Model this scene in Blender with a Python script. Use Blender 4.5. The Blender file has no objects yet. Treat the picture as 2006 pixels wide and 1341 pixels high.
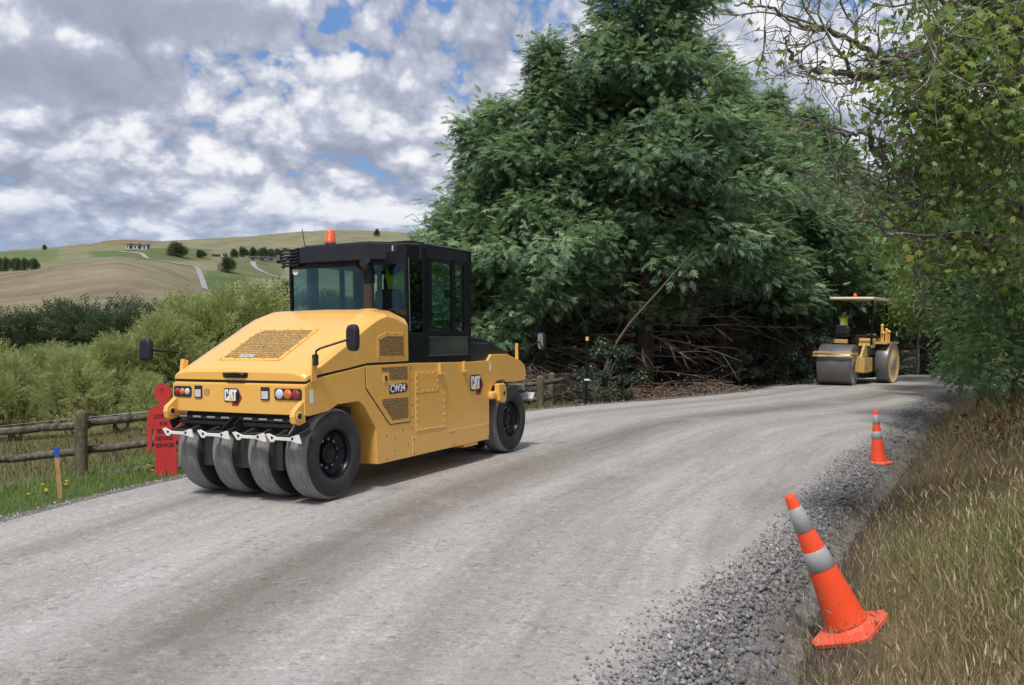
import bpy, bmesh, math, random
import numpy as np
from mathutils import Vector, Matrix, Euler

SC = bpy.context.scene
COL = SC.collection
pi = math.pi
R_ = math.radians

# ---------------------------------------------------------------- camera
cam_d = bpy.data.cameras.new("camera")
cam = bpy.data.objects.new("camera", cam_d)
COL.objects.link(cam)
cam_d.sensor_width = 36.0
cam_d.lens = 36.0 * 1803.7 / 2006.0
cam_d.clip_start = 0.1
cam_d.clip_end = 12000
CAM_H = 2.106
cam.matrix_world = (Matrix.Translation((0, 0, CAM_H)) @ Matrix.Rotation(R_(90 - 1.647), 4, 'X')
                    @ Matrix.Rotation(R_(0.7515), 4, 'Z'))
SC.camera = cam
SC.view_settings.view_transform = 'Standard'
SC.view_settings.look = 'None'
SC.view_settings.exposure = 0.30
SC.view_settings.gamma = 1.0
SC.view_settings.use_curve_mapping = False
SC.render.engine = 'CYCLES'
try:
    SC.cycles.max_bounces = 8
    SC.cycles.diffuse_bounces = 3
    SC.cycles.glossy_bounces = 3
    SC.cycles.transmission_bounces = 4
    SC.cycles.transparent_max_bounces = 12
    SC.cycles.caustics_reflective = False
    SC.cycles.caustics_refractive = False
    SC.cycles.use_adaptive_sampling = True
    SC.cycles.adaptive_threshold = 0.02
    SC.cycles.sample_clamp_indirect = 6.0
except Exception:
    pass

# ---------------------------------------------------------------- node helper
class NT:
    def __init__(self, tree):
        self.t = tree
    def n(self, typ, **kw):
        nd = self.t.nodes.new(typ)
        ins = kw.pop('ins', {})
        for k, v in kw.items():
            setattr(nd, k, v)
        for k, v in ins.items():
            self.put(nd, k, v)
        return nd
    def put(self, nd, k, v):
        s = nd.inputs[k]
        if hasattr(v, 'outputs'):
            v = v.outputs[0]
        if isinstance(v, bpy.types.NodeSocket):
            self.t.links.new(v, s)
        else:
            s.default_value = v
    def math(self, op, a, b=None, c=None, clamp=False):
        nd = self.t.nodes.new('ShaderNodeMath')
        nd.operation = op
        nd.use_clamp = clamp
        self.put(nd, 0, a)
        if b is not None: self.put(nd, 1, b)
        if c is not None: self.put(nd, 2, c)
        return nd.outputs[0]
    def vmath(self, op, a, b=None, out=0):
        nd = self.t.nodes.new('ShaderNodeVectorMath')
        nd.operation = op
        self.put(nd, 0, a)
        if b is not None:
            self.put(nd, 3 if op == 'SCALE' else 1, b)
        return nd.outputs[out]
    def smooth(self, x, a, b, lo=0.0, hi=1.0):
        nd = self.t.nodes.new('ShaderNodeMapRange')
        nd.interpolation_type = 'SMOOTHSTEP'
        self.put(nd, 0, x)
        nd.inputs[1].default_value = a; nd.inputs[2].default_value = b
        nd.inputs[3].default_value = lo; nd.inputs[4].default_value = hi
        return nd.outputs[0]
    def lin(self, x, a, b, lo=0.0, hi=1.0):
        nd = self.t.nodes.new('ShaderNodeMapRange')
        self.put(nd, 0, x)
        nd.inputs[1].default_value = a; nd.inputs[2].default_value = b
        nd.inputs[3].default_value = lo; nd.inputs[4].default_value = hi
        return nd.outputs[0]
    def mix(self, f, a, b, blend='MIX'):
        nd = self.t.nodes.new('ShaderNodeMix')
        nd.data_type = 'RGBA'
        nd.blend_type = blend
        self.put(nd, 0, f)
        for i, v in ((6, a), (7, b)):
            if isinstance(v, tuple) and len(v) == 3: v = (*v, 1)
            self.put(nd, i, v)
        return nd.outputs[2]
    def noise(self, vec, scale, detail=4, rough=0.5, dist=0.0, dim='3D', out=0, lac=2.0):
        nd = self.t.nodes.new('ShaderNodeTexNoise')
        nd.noise_dimensions = dim
        if vec is not None: self.put(nd, 'Vector', vec)
        nd.inputs['Scale'].default_value = scale
        nd.inputs['Detail'].default_value = detail
        nd.inputs['Roughness'].default_value = rough
        nd.inputs['Distortion'].default_value = dist
        nd.inputs['Lacunarity'].default_value = lac
        return nd.outputs[out]
    def ramp(self, f, stops, interp='LINEAR'):
        nd = self.t.nodes.new('ShaderNodeValToRGB')
        nd.color_ramp.interpolation = interp
        e = nd.color_ramp.elements
        while len(e) > 1: e.remove(e[-1])
        for i, (p, c) in enumerate(stops):
            el = e[0] if i == 0 else e.new(p)
            el.position = p
            el.color = (*c, 1) if len(c) == 3 else c
        self.put(nd, 0, f)
        return nd.outputs[0]

# ---------------------------------------------------------------- sky and sun
SUN_DIR = Vector((-0.16, -0.47, 0.87)).normalized()     # towards the sun
SUN_EL = math.asin(SUN_DIR.z)
SUN_AZ = math.atan2(SUN_DIR.x, SUN_DIR.y)               # clockwise from +Y

world = bpy.data.worlds.new("World")
SC.world = world
world.use_nodes = True
wt = world.node_tree
for nd in list(wt.nodes): wt.nodes.remove(nd)
k = NT(wt)
SKY_STR = 0.10
sky = k.n('ShaderNodeTexSky', sky_type='NISHITA', sun_disc=False, sun_elevation=SUN_EL, sun_rotation=SUN_AZ,
          altitude=100, air_density=1.0, dust_density=0.6, ozone_density=2.0)
tc = k.n('ShaderNodeTexCoord')
sep = k.n('ShaderNodeSeparateXYZ', ins={0: tc.outputs['Generated']})
X, Y, Z = sep.outputs
zz = k.math('MAXIMUM', Z, 0.0)
AZ = k.math('ARCTAN2', X, Y)
def proj_plane(dz):
    e = k.math('ADD', k.math('MAXIMUM', k.math('ADD', Z, dz), -0.02), 0.13)
    cx = k.n('ShaderNodeCombineXYZ', ins={0: k.math('MULTIPLY', AZ, 6.0), 1: k.math('MULTIPLY', k.math('LOGARITHM', e, math.e), 2.7), 2: 23.8})
    return cx.outputs[0]
p0 = proj_plane(0.0)
warp = k.vmath('SCALE', k.vmath('SUBTRACT', k.noise(p0, 1.3, 2, 0.5, out=1), (0.5, 0.5, 0.5)), 0.30)
def density(p, det, vdet):
    q = k.vmath('ADD', p, warp)
    a = k.noise(q, 0.95, det, 0.56)
    v = k.n('ShaderNodeTexVoronoi', feature='F1', ins={'Vector': q, 'Scale': 3.0, 'Detail': vdet, 'Roughness': 0.6, 'Randomness': 1.0})
    return k.math('MULTIPLY_ADD', k.math('SUBTRACT', 0.45, v.outputs['Distance']), 0.30, a)
wob = k.noise(tc.outputs['Generated'], 13, 6, 0.62)
def blob(c, sx, sz, soft=0.35):
    d = k.vmath('SUBTRACT', tc.outputs['Generated'], c)
    d = k.vmath('MULTIPLY', d, (1 / sx, 1.0, 1 / sz))
    return k.smooth(k.math('ADD', k.vmath('LENGTH', d, out=1), k.math('MULTIPLY', k.math('SUBTRACT', wob, 0.5), 2.6)), 1.15, soft)
d0 = density(p0, 8, 3.0)
d1 = density(proj_plane(0.020), 5, 2.0)
holes = None
for c, sx, sz in (((-0.335, 0.916, 0.222), 0.040, 0.030), ((-0.10, 0.945, 0.312), 0.115, 0.040),
                  ((-0.175, 0.94, 0.280), 0.060, 0.028), ((-0.46, 0.87, 0.185), 0.03, 0.016)):
    b = blob(c, sx, sz, 0.1)
    holes = b if holes is None else k.math('MAXIMUM', holes, b)
dark = blob((-0.425, 0.884, 0.222), 0.135, 0.034, 0.35)
dark = k.math('MAXIMUM', dark, blob((-0.34, 0.90, 0.285), 0.16, 0.03, 0.3))
cov = k.math('SUBTRACT', k.math('MULTIPLY', dark, 0.30), k.math('MULTIPLY', holes, 0.15))
dd = k.math('ADD', d0, cov)
alpha = k.smooth(dd, 0.095, 0.205)
d2 = density(proj_plane(0.055), 2, 0.0)
lit = k.math('ADD', k.math('MULTIPLY', k.math('SUBTRACT', d0, d1), 0.75), k.math('MULTIPLY', k.math('SUBTRACT', d0, d2), 0.45))
lit = k.lin(lit, -0.32, 0.195)
thick = k.smooth(dd, 0.42, 0.66)
shade = k.math('MULTIPLY', lit, k.math('SUBTRACT', 1.0, k.math('MULTIPLY', thick, 0.30)))
shade = k.math('MULTIPLY', shade, k.math('SUBTRACT', 1.0, k.math('MULTIPLY', dark, 0.62)))
cloud = k.ramp(shade, [(0.0, (2.5, 2.8, 3.6)), (0.25, (3.3, 3.6, 4.5)), (0.45, (4.3, 4.6, 5.5)), (0.62, (6.1, 6.3, 6.9)), (0.78, (7.4, 7.45, 7.7)), (1.0, (7.9, 7.9, 8.0))])
far = k.smooth(Z, 0.16, -0.02)
cloud = k.mix(k.math('MULTIPLY', far, 0.62), cloud, (2.9, 3.9, 5.7))
blue = k.mix(0.62, sky, (1.15, 2.4, 5.5))
blue = k.mix(k.math('MULTIPLY', far, 0.75), blue, (2.9, 4.2, 6.5))
skycol = k.mix(alpha, blue, cloud)
ground_fill = k.smooth(Z, 0.0, -0.05)
skycol = k.mix(ground_fill, skycol, (1.3, 1.3, 1.2))
bg = k.n('ShaderNodeBackground', ins={0: skycol, 1: SKY_STR})
out = k.n('ShaderNodeOutputWorld')
wt.links.new(bg.outputs[0], out.inputs[0])
try:
    world.cycles.sampling_method = 'MANUAL'
    world.cycles.sample_map_resolution = 1024
except Exception:
    pass

sun_d = bpy.data.lights.new("sun", 'SUN')
sun_d.energy = 2.7
sun_d.angle = R_(9.0)
sun_d.color = (1.0, 0.955, 0.89)
sun = bpy.data.objects.new("sun", sun_d)
COL.objects.link(sun)
sun.rotation_euler = (-SUN_DIR).to_track_quat('-Z', 'Y').to_euler()
sun.location = (0, 0, 60)

# ================================================================ helpers
def link(o, parent=None):
    COL.objects.link(o)
    if parent is not None:
        o.parent = parent
    return o
def tag(o, label=None, cat=None, group=None, kind=None):
    if label: o['label'] = label
    if cat: o['category'] = cat
    if group: o['group'] = group
    if kind: o['kind'] = kind
    return o
def empty(name, loc=(0, 0, 0), rotz=0.0, label=None, cat=None, group=None):
    o = bpy.data.objects.new(name, None)
    o.location = loc
    o.rotation_euler = (0, 0, rotz)
    o.empty_display_size = 0.2
    link(o)
    return tag(o, label, cat, group)
def mobj(name, me, mat=None, parent=None, kind=None):
    o = bpy.data.objects.new(name, me)
    if mat is not None and len(me.materials) == 0:
        for m in (mat if isinstance(mat, (list, tuple)) else [mat]):
            me.materials.append(m)
    link(o, parent)
    if kind: o['kind'] = kind
    return o
def np_mesh(name, V, F, attrs=None, smooth=False, colors=None, uv=None):
    """V (n,3), F (m,k) ints -> mesh"""
    V = np.asarray(V, dtype=np.float32); F = np.asarray(F, dtype=np.int32)
    me = bpy.data.meshes.new(name)
    m, kk = F.shape
    me.vertices.add(len(V)); me.vertices.foreach_set('co', V.ravel())
    me.loops.add(m * kk); me.loops.foreach_set('vertex_index', F.ravel())
    me.polygons.add(m)
    me.polygons.foreach_set('loop_start', np.arange(0, m * kk, kk, dtype=np.int32))
    if smooth:
        me.polygons.foreach_set('use_smooth', np.ones(m, dtype=bool))
    me.update(calc_edges=True)
    for nm, arr in (attrs or {}).items():
        a = me.attributes.new(nm, 'FLOAT', 'POINT')
        a.data.foreach_set('value', np.asarray(arr, dtype=np.float32))
    if colors is not None:
        a = me.color_attributes.new('tint', 'FLOAT_COLOR', 'POINT')
        c = np.ones((len(V), 4), dtype=np.float32); c[:, :3] = colors
        a.data.foreach_set('color', c.ravel())
    if uv is not None:
        l = me.uv_layers.new(name='UVMap')
        l.data.foreach_set('uv', np.asarray(uv, dtype=np.float32)[F.ravel()].ravel())
    return me
def rot_from_axes(fx, fy, fz):
    return np.stack([fx, fy, fz], axis=-1)
def unit(a):
    return a / np.maximum(np.linalg.norm(a, axis=-1, keepdims=True), 1e-9)
def frames(d, up=(0, 0, 1), roll=None):
    """rotation matrices whose +Y column is d and +Z column leans to up; roll about d"""
    d = unit(np.asarray(d, float))
    up = np.broadcast_to(np.asarray(up, float), d.shape)
    x = np.cross(d, up)
    bad = np.linalg.norm(x, axis=-1) < 1e-3
    x[bad] = (1, 0, 0)
    x = unit(x); z = np.cross(x, d)
    if roll is not None:
        c, s = np.cos(roll)[:, None], np.sin(roll)[:, None]
        x, z = x * c + z * s, -x * s + z * c
    return np.stack([x, d, z], axis=-1)
def scatter(TV, TF, M, P, S=None, attr_t=None, attr_i=None):
    """copies of a template; M (n,3,3), P (n,3), S (n,) or (n,3)"""
    n = len(P)
    T = np.asarray(TV, float)[None]
    if S is not None:
        S = np.asarray(S, float)
        T = T * (S[:, None, None] if S.ndim == 1 else S[:, None, :])
    else:
        T = np.repeat(T, n, 0)
    V = np.einsum('nij,nkj->nki', M, np.broadcast_to(T, (n,) + T.shape[1:])) + P[:, None, :]
    F = (np.asarray(TF)[None] + (np.arange(n) * len(TV))[:, None, None]).reshape(-1, np.asarray(TF).shape[1])
    out = {}
    if attr_i is not None:
        out['rnd'] = np.repeat(attr_i, len(TV))
    if attr_t is not None:
        out['tip'] = np.tile(attr_t, n)
    return V.reshape(-1, 3), F, out
def tube_np(paths, radii, n=5):
    """paths list of (m,3) arrays, radii list of (m,) -> V,F quads"""
    Vs, Fs, off = [], [], 0
    ang = np.arange(n) * 2 * pi / n
    ca, sa = np.cos(ang), np.sin(ang)
    for p, r in zip(paths, radii):
        p = np.asarray(p, float); m = len(p)
        t = unit(np.gradient(p, axis=0))
        ref = np.array((0, 0, 1.0)) if abs(t[:, 2]).mean() < 0.8 else np.array((1.0, 0, 0))
        x = unit(np.cross(t, ref)); y = np.cross(t, x)
        ring = p[:, None] + (x[:, None] * ca[None, :, None] + y[:, None] * sa[None, :, None]) * np.asarray(r)[:, None, None]
        Vs.append(ring.reshape(-1, 3))
        i = np.arange(m - 1)[:, None] * n + np.arange(n)[None]
        j = np.arange(m - 1)[:, None] * n + (np.arange(n)[None] + 1) % n
        Fs.append(np.stack([i, j, j + n, i + n], -1).reshape(-1, 4) + off)
        off += m * n
    return np.concatenate(Vs), np.concatenate(Fs)

class MB:
    """collects shapes into one mesh"""
    def __init__(self):
        self.v = []; self.f = []; self.s = []; self.m = []
    def add(self, V, F, smooth=False, mi=0):
        o = len(self.v)
        self.v += [tuple(map(float, p)) for p in V]
        self.f += [tuple(i + o for i in f) for f in F]
        self.s += [smooth] * len(F); self.m += [mi] * len(F)
        return self
    def box(self, c, s, rot=None, mi=0):
        V = [Vector(((i & 1) - .5, ((i >> 1) & 1) - .5, ((i >> 2) & 1) - .5)) for i in range(8)]
        V = [Vector((p.x * s[0], p.y * s[1], p.z * s[2])) for p in V]
        if rot is not None:
            m = Euler(rot).to_matrix(); V = [m @ p for p in V]
        c = Vector(c)
        return self.add([p + c for p in V], [(0, 2, 3, 1), (4, 5, 7, 6), (0, 1, 5, 4), (2, 6, 7, 3), (0, 4, 6, 2), (1, 3, 7, 5)], mi=mi)
    def prism(self, poly, fn, a, b, mi=0):
        """poly of 2-D points, fn(p, t) -> 3-D, between t=a and t=b"""
        n = len(poly)
        V = [fn(p, a) for p in poly] + [fn(p, b) for p in poly]
        F = [tuple(range(n))[::-1], tuple(range(n, 2 * n))] + [(i, (i + 1) % n, n + (i + 1) % n, n + i) for i in range(n)]
        return self.add(V, F, mi=mi)
    def tube(self, pts, r, n=8, caps=True, mi=0):
        rr = r if isinstance(r, (list, tuple)) else [r] * len(pts)
        V, F = tube_np([np.array(pts, float)], [np.array(rr, float)], n)
        self.add(V, [tuple(q) for q in F], True, mi)
        if caps:
            m = len(pts)
            self.add(V[:n], [tuple(range(n))[::-1]], mi=mi); self.add(V[(m - 1) * n:], [tuple(range(n))], mi=mi)
        return self
    def lathe(self, prof, n=32, axis='Z', c=(0, 0, 0), mi=0, smooth=True):
        V = []
        for (r, h) in prof:
            for i in range(n):
                a = 2 * pi * i / n
                p = (r * math.cos(a), r * math.sin(a), h)
                if axis == 'X': p = (h, p[0], p[1])
                if axis == 'Y': p = (p[0], h, p[1])
                V.append((p[0] + c[0], p[1] + c[1], p[2] + c[2]))
        F = []
        for j in range(len(prof) - 1):
            for i in range(n):
                F.append((j * n + i, j * n + (i + 1) % n, (j + 1) * n + (i + 1) % n, (j + 1) * n + i))
        return self.add(V, F, smooth, mi)
    def mesh(self, name):
        me = bpy.data.meshes.new(name)
        me.from_pydata(self.v, [], self.f)
        me.polygons.foreach_set('use_smooth', self.s)
        me.polygons.foreach_set('material_index', self.m)
        bm = bmesh.new(); bm.from_mesh(me)
        bmesh.ops.recalc_face_normals(bm, faces=bm.faces)
        bm.to_mesh(me); bm.free()
        me.update()
        return me
    def build(self, name, mat, parent=None, bevel=0.0, seg=2, kind=None):
        o = mobj(name, self.mesh(name), mat, parent, kind)
        if bevel:
            b = o.modifiers.new('bevel', 'BEVEL'); b.width = bevel; b.segments = seg; b.limit_method = 'ANGLE'; b.angle_limit = R_(35)
        return o
def copy_tree(o, parent=None):
    c = o.copy(); COL.objects.link(c)
    if parent is not None:
        c.parent = parent
    for ch in list(o.children):
        copy_tree(ch, c)
    return c
def text_mesh(s, size, bold=0.0, extrude=0.0, align='CENTER', sx=1.0):
    cu = bpy.data.curves.new('lettering', 'FONT')
    cu.body = s; cu.size = size; cu.offset = bold; cu.extrude = extrude
    cu.align_x = align; cu.align_y = 'CENTER'; cu.resolution_u = 3
    o = bpy.data.objects.new('lettering', cu); COL.objects.link(o)
    dg = bpy.context.evaluated_depsgraph_get()
    me = bpy.data.meshes.new_from_object(o.evaluated_get(dg))
    bpy.data.objects.remove(o); bpy.data.curves.remove(cu)
    me.transform(Matrix.Diagonal((sx, 1, 1, 1)))
    return me
def spline(pts, n):
    """Catmull-Rom through pts, n samples"""
    P = np.asarray(pts, float); m = len(P)
    t = np.linspace(0, m - 1, n); i = np.clip(t.astype(int), 0, m - 2); f = (t - i)[:, None]
    g = lambda j: P[np.clip(j, 0, m - 1)]
    p0, p1, p2, p3 = g(i - 1), g(i), g(i + 1), g(i + 2)
    return 0.5 * (2 * p1 + (p2 - p0) * f + (2 * p0 - 5 * p1 + 4 * p2 - p3) * f ** 2 + (3 * p1 - p0 - 3 * p2 + p3) * f ** 3)

# ================================================================ materials
MATS = {}
def new_mat(name):
    m = bpy.data.materials.new(name); m.use_nodes = True
    t = m.node_tree
    for nd in list(t.nodes): t.nodes.remove(nd)
    kk = NT(t)
    out = kk.n('ShaderNodeOutputMaterial')
    MATS[name] = m
    return m, kk, out
def simple(name, col, rough=0.5, metal=0.0, var=0.12, scale=8.0, bump=0.0, bscale=60.0, coat=0.0, dirt=None, spec=0.5):
    """painted or plain surface with slight procedural variation"""
    m, kk, out = new_mat(name)
    tcn = kk.n('ShaderNodeTexCoord')
    P = tcn.outputs['Object']
    nz = kk.noise(P, scale, 6, 0.6)
    lo = tuple(c * (1 - var) for c in col); hi = tuple(min(1, c * (1 + var)) for c in col)
    c = kk.mix(nz, lo, hi)
    rg = kk.lin(kk.noise(P, scale * 2.3, 4, 0.6), 0.3, 0.7, max(0.02, rough - 0.08), min(1, rough + 0.08))
    if dirt:
        dc, amt = dirt
        d = kk.smooth(kk.noise(P, 3.1, 8, 0.68), 0.48, 0.75, 0.0, amt)
        c = kk.mix(d, c, dc)
    b = kk.n('ShaderNodeBsdfPrincipled', ins={'Base Color': c, 'Roughness': rg, 'Metallic': metal, 'Coat Weight': coat, 'Specular IOR Level': spec})
    b.inputs['Coat Roughness'].default_value = 0.12
    if bump:
        bp = kk.n('ShaderNodeBump', ins={'Height': kk.noise(P, bscale, 5, 0.6), 'Strength': bump, 'Distance': 0.01})
        kk.put(b, 'Normal', bp.outputs[0])
    kk.put(out, 0, b.outputs[0])
    return m
def leaf_mat(name, stops, trans=0.35, rough=0.55, attr='rnd', spec=0.3):
    m, kk, out = new_mat(name)
    at = kk.n('ShaderNodeAttribute', attribute_name=attr)
    c = kk.ramp(at.outputs['Fac'], stops)
    b = kk.n('ShaderNodeBsdfPrincipled', ins={'Base Color': c, 'Roughness': rough, 'Specular IOR Level': spec})
    tr = kk.n('ShaderNodeBsdfTranslucent', ins={0: kk.mix(0.5, c, kk.mix(1.0, c, (1.0, 1.0, 0.45), 'MULTIPLY'))})
    mx = kk.n('ShaderNodeMixShader', ins={0: trans, 1: b.outputs[0], 2: tr.outputs[0]})
    kk.put(out, 0, mx.outputs[0])
    return m
def bark_mat(name, a, b_, scale=9.0, lichen=None):
    m, kk, out = new_mat(name)
    P = kk.n('ShaderNodeTexCoord').outputs['Object']
    st = kk.vmath('MULTIPLY', P, (1.0, 1.0, 0.35))
    nz = kk.noise(st, scale, 8, 0.65)
    c = kk.mix(kk.smooth(nz, 0.35, 0.65), a, b_)
    if lichen:
        c = kk.mix(kk.smooth(kk.noise(P, 14.0, 6, 0.7), 0.50, 0.62), c, lichen)
    bp = kk.n('ShaderNodeBump', ins={'Height': nz, 'Strength': 0.8, 'Distance': 0.03})
    b = kk.n('ShaderNodeBsdfPrincipled', ins={'Base Color': c, 'Roughness': 0.9, 'Normal': bp.outputs[0], 'Specular IOR Level': 0.2})
    kk.put(out, 0, b.outputs[0])
    return m
def glass_mat(name, tint, gloss=0.9):
    m, kk, out = new_mat(name)
    tr = kk.n('ShaderNodeBsdfTransparent', ins={0: (*tint, 1)})
    gl = kk.n('ShaderNodeBsdfGlossy', ins={0: (0.9, 0.95, 1.0, 1), 1: 0.02})
    fr = kk.n('ShaderNodeFresnel', ins={0: 1.5})
    f = kk.math('MULTIPLY', fr.outputs[0], gloss)
    mx = kk.n('ShaderNodeMixShader', ins={0: f, 1: tr.outputs[0], 2: gl.outputs[0]})
    kk.put(out, 0, mx.outputs[0])
    return m
def mesh_mat(name, col, pitch_m):
    """perforated sheet: round holes in rows, small enough to be print-fine"""
    m, kk, out = new_mat(name)
    P = kk.n('ShaderNodeTexCoord').outputs['Object']
    v = kk.n('ShaderNodeTexVoronoi', feature='F1', ins={'Vector': P, 'Scale': 1.0 / pitch_m, 'Randomness': 0.35})
    h = kk.smooth(v.outputs['Distance'], 0.52, 0.30)
    grime = kk.noise(P, 9.0, 6, 0.7)
    c = kk.mix(kk.smooth(grime, 0.4, 0.75, 0.0, 0.55), col, (0.26, 0.19, 0.10))
    c = kk.mix(h, c, (0.035, 0.025, 0.018))
    bp = kk.n('ShaderNodeBump', ins={'Height': kk.math('SUBTRACT', 1.0, h), 'Strength': 0.8, 'Distance': 0.008})
    b = kk.n('ShaderNodeBsdfPrincipled', ins={'Base Color': c, 'Roughness': 0.6, 'Normal': bp.outputs[0]})
    kk.put(out, 0, b.outputs[0])
    return m
def lens_mat(name, col, rough=0.12):
    m, kk, out = new_mat(name)
    P = kk.n('ShaderNodeTexCoord').outputs['Object']
    w = kk.n('ShaderNodeTexWave', wave_type='RINGS', ins={'Vector': P, 'Scale': 40.0})
    bp = kk.n('ShaderNodeBump', ins={'Height': w.outputs['Fac'], 'Strength': 0.35, 'Distance': 0.004})
    b = kk.n('ShaderNodeBsdfPrincipled', ins={'Base Color': (*col, 1), 'Roughness': rough, 'Normal': bp.outputs[0], 'Coat Weight': 0.6})
    kk.put(out, 0, b.outputs[0])
    return m

DUST = (0.42, 0.36, 0.28)
yellow = simple('yellow_paint', (0.86, 0.475, 0.105), 0.32, var=0.05, scale=2.0, coat=0.5, dirt=(DUST, 0.22))
yellow_old = simple('worn_yellow_paint', (0.62, 0.40, 0.12), 0.5, var=0.10, scale=3.0, dirt=(DUST, 0.45))
black = simple('black_paint', (0.006, 0.007, 0.010), 0.30, var=0.2, scale=3.0, dirt=((0.03, 0.03, 0.032), 0.2), spec=0.3)
charcoal = simple('charcoal_plastic', (0.017, 0.019, 0.027), 0.42, var=0.15, scale=4.0, dirt=((0.06, 0.06, 0.06), 0.2), spec=0.4)
darkmetal = simple('dark_steel', (0.02, 0.02, 0.022), 0.55, 0.3, var=0.3, scale=10.0)
under = simple('underbody_grime', (0.025, 0.023, 0.020), 0.8, var=0.3, scale=9.0)
tyre_m = simple('tyre_rubber', (0.030, 0.030, 0.032), 0.75, var=0.25, scale=7.0, bump=0.2, bscale=120, dirt=((0.10, 0.095, 0.09), 0.5))
def tread_material():
    m, kk, out = new_mat('dusty_tread_rubber')
    P = kk.n('ShaderNodeTexCoord').outputs['Object']
    st = kk.vmath('MULTIPLY', P, (6.0, 1.0, 1.0))
    nz = kk.noise(st, 5.0, 8, 0.7)
    c = kk.mix(kk.smooth(nz, 0.30, 0.70), (0.17, 0.168, 0.165), (0.275, 0.27, 0.262))
    b = kk.n('ShaderNodeBsdfPrincipled', ins={'Base Color': c, 'Roughness': 0.85, 'Specular IOR Level': 0.2})
    kk.put(out, 0, b.outputs[0]); return m
tread_m = tread_material()
steel = simple('bright_steel', (0.45, 0.45, 0.46), 0.35, 0.8, var=0.2)
white_p = simple('white_plate', (0.72, 0.71, 0.68), 0.45, var=0.08, dirt=((0.35, 0.32, 0.28), 0.3))
sticker = simple('white_sticker', (0.78, 0.78, 0.76), 0.5, var=0.03)
logo_white = simple('lettering_white', (0.85, 0.85, 0.85), 0.4, var=0.02)
logo_black = simple('lettering_black', (0.012, 0.012, 0.014), 0.4, var=0.1)
logo_red = simple('emblem_red', (0.33, 0.022, 0.022), 0.4, var=0.05)
logo_yellow = simple('emblem_yellow', (0.82, 0.50, 0.10), 0.4, var=0.05)
glass = glass_mat('tinted_glass', (0.78, 0.90, 0.88), 0.55)
glass_dark = glass_mat('interior_shade_glass', (0.30, 0.38, 0.38), 0.5)  # deeper tint stands for the dark cab interior behind the pane
mirror_m = simple('mirror_glass', (0.85, 0.88, 0.9), 0.03, 1.0, var=0.02)
perf = mesh_mat('perforated_yellow_sheet', (0.55, 0.32, 0.075), 0.020)
lens_red = lens_mat('red_lens', (0.30, 0.012, 0.012))
lens_amber = lens_mat('amber_lens', (0.70, 0.16, 0.02))
lens_clear = lens_mat('clear_lens', (0.62, 0.62, 0.64))
beacon_m = lens_mat('orange_beacon', (0.90, 0.14, 0.015))
rubber = simple('black_rubber', (0.022, 0.022, 0.024), 0.65, var=0.2)
hivis = simple('lime_safety_fabric', (0.36, 0.60, 0.05), 0.85, var=0.12, scale=14, bump=0.3)
hivis_o = simple('beige_patch_fabric', (0.42, 0.36, 0.24), 0.85, var=0.1, scale=14)
navy = simple('dark_work_fabric', (0.03, 0.035, 0.05), 0.9, var=0.2, scale=14, bump=0.3)
skin_m = simple('skin', (0.50, 0.29, 0.20), 0.55, var=0.06, scale=10)
hair_m = simple('dark_hair', (0.02, 0.016, 0.012), 0.7, var=0.3, scale=40)
seat_m = simple('seat_vinyl', (0.025, 0.026, 0.030), 0.6, var=0.2)
wood_r = bark_mat('weathered_log', (0.06, 0.048, 0.036), (0.17, 0.14, 0.11), 7.0, (0.19, 0.185, 0.14))
wood_p = bark_mat('weathered_post', (0.085, 0.072, 0.048), (0.17, 0.145, 0.10), 6.0, (0.17, 0.165, 0.10))
stake_w = bark_mat('raw_pine', (0.42, 0.24, 0.10), (0.56, 0.36, 0.17), 12.0)
blue_p = simple('blue_spray_paint', (0.02, 0.10, 0.42), 0.5, var=0.08)
sign_red = simple('red_sign_paint', (0.50, 0.028, 0.026), 0.45, var=0.08, scale=5, dirt=((0.40, 0.12, 0.10), 0.3))
sign_black = simple('sign_lettering', (0.045, 0.008, 0.010), 0.5, var=0.2)
cone_o = simple('orange_cone_plastic', (0.93, 0.085, 0.022), 0.48, var=0.06, scale=6, dirt=((0.50, 0.15, 0.08), 0.5))
cone_base = simple('orange_base_rubber', (0.92, 0.11, 0.055), 0.5, var=0.05, scale=6, dirt=((0.5, 0.2, 0.12), 0.35))
cone_band = simple('reflective_band', (0.36, 0.36, 0.36), 0.4, var=0.16, scale=14, dirt=((0.24, 0.22, 0.20), 0.5))
drum_m = simple('worn_steel_drum', (0.16, 0.155, 0.155), 0.42, 0.35, var=0.25, scale=5, dirt=((0.25, 0.24, 0.22), 0.5))
drum_f = simple('grey_drum_face', (0.30, 0.28, 0.25), 0.6, 0.1, var=0.2, scale=5, dirt=((0.2, 0.17, 0.13), 0.5))
cream = simple('cream_canopy', (0.72, 0.60, 0.42), 0.5, var=0.06)
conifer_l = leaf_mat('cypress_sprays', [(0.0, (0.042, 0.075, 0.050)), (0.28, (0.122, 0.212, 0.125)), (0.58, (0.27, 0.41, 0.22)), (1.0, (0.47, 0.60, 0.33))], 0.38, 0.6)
conifer_b = bark_mat('cypress_bark', (0.035, 0.026, 0.020), (0.085, 0.065, 0.050), 8)
dead_b = bark_mat('dead_twigs', (0.16, 0.12, 0.095), (0.38, 0.31, 0.26), 10)
willow_l = leaf_mat('willow_leaves', [(0.0, (0.19, 0.23, 0.10)), (0.5, (0.39, 0.44, 0.19)), (1.0, (0.62, 0.64, 0.31))], 0.45, 0.65)
willow_d = leaf_mat('dark_shelter_leaves', [(0.0, (0.045, 0.075, 0.04)), (0.6, (0.10, 0.145, 0.07)), (1.0, (0.16, 0.20, 0.09))], 0.35, 0.6)
willow_b = bark_mat('willow_bark', (0.06, 0.05, 0.04), (0.13, 0.11, 0.09), 9)
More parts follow.
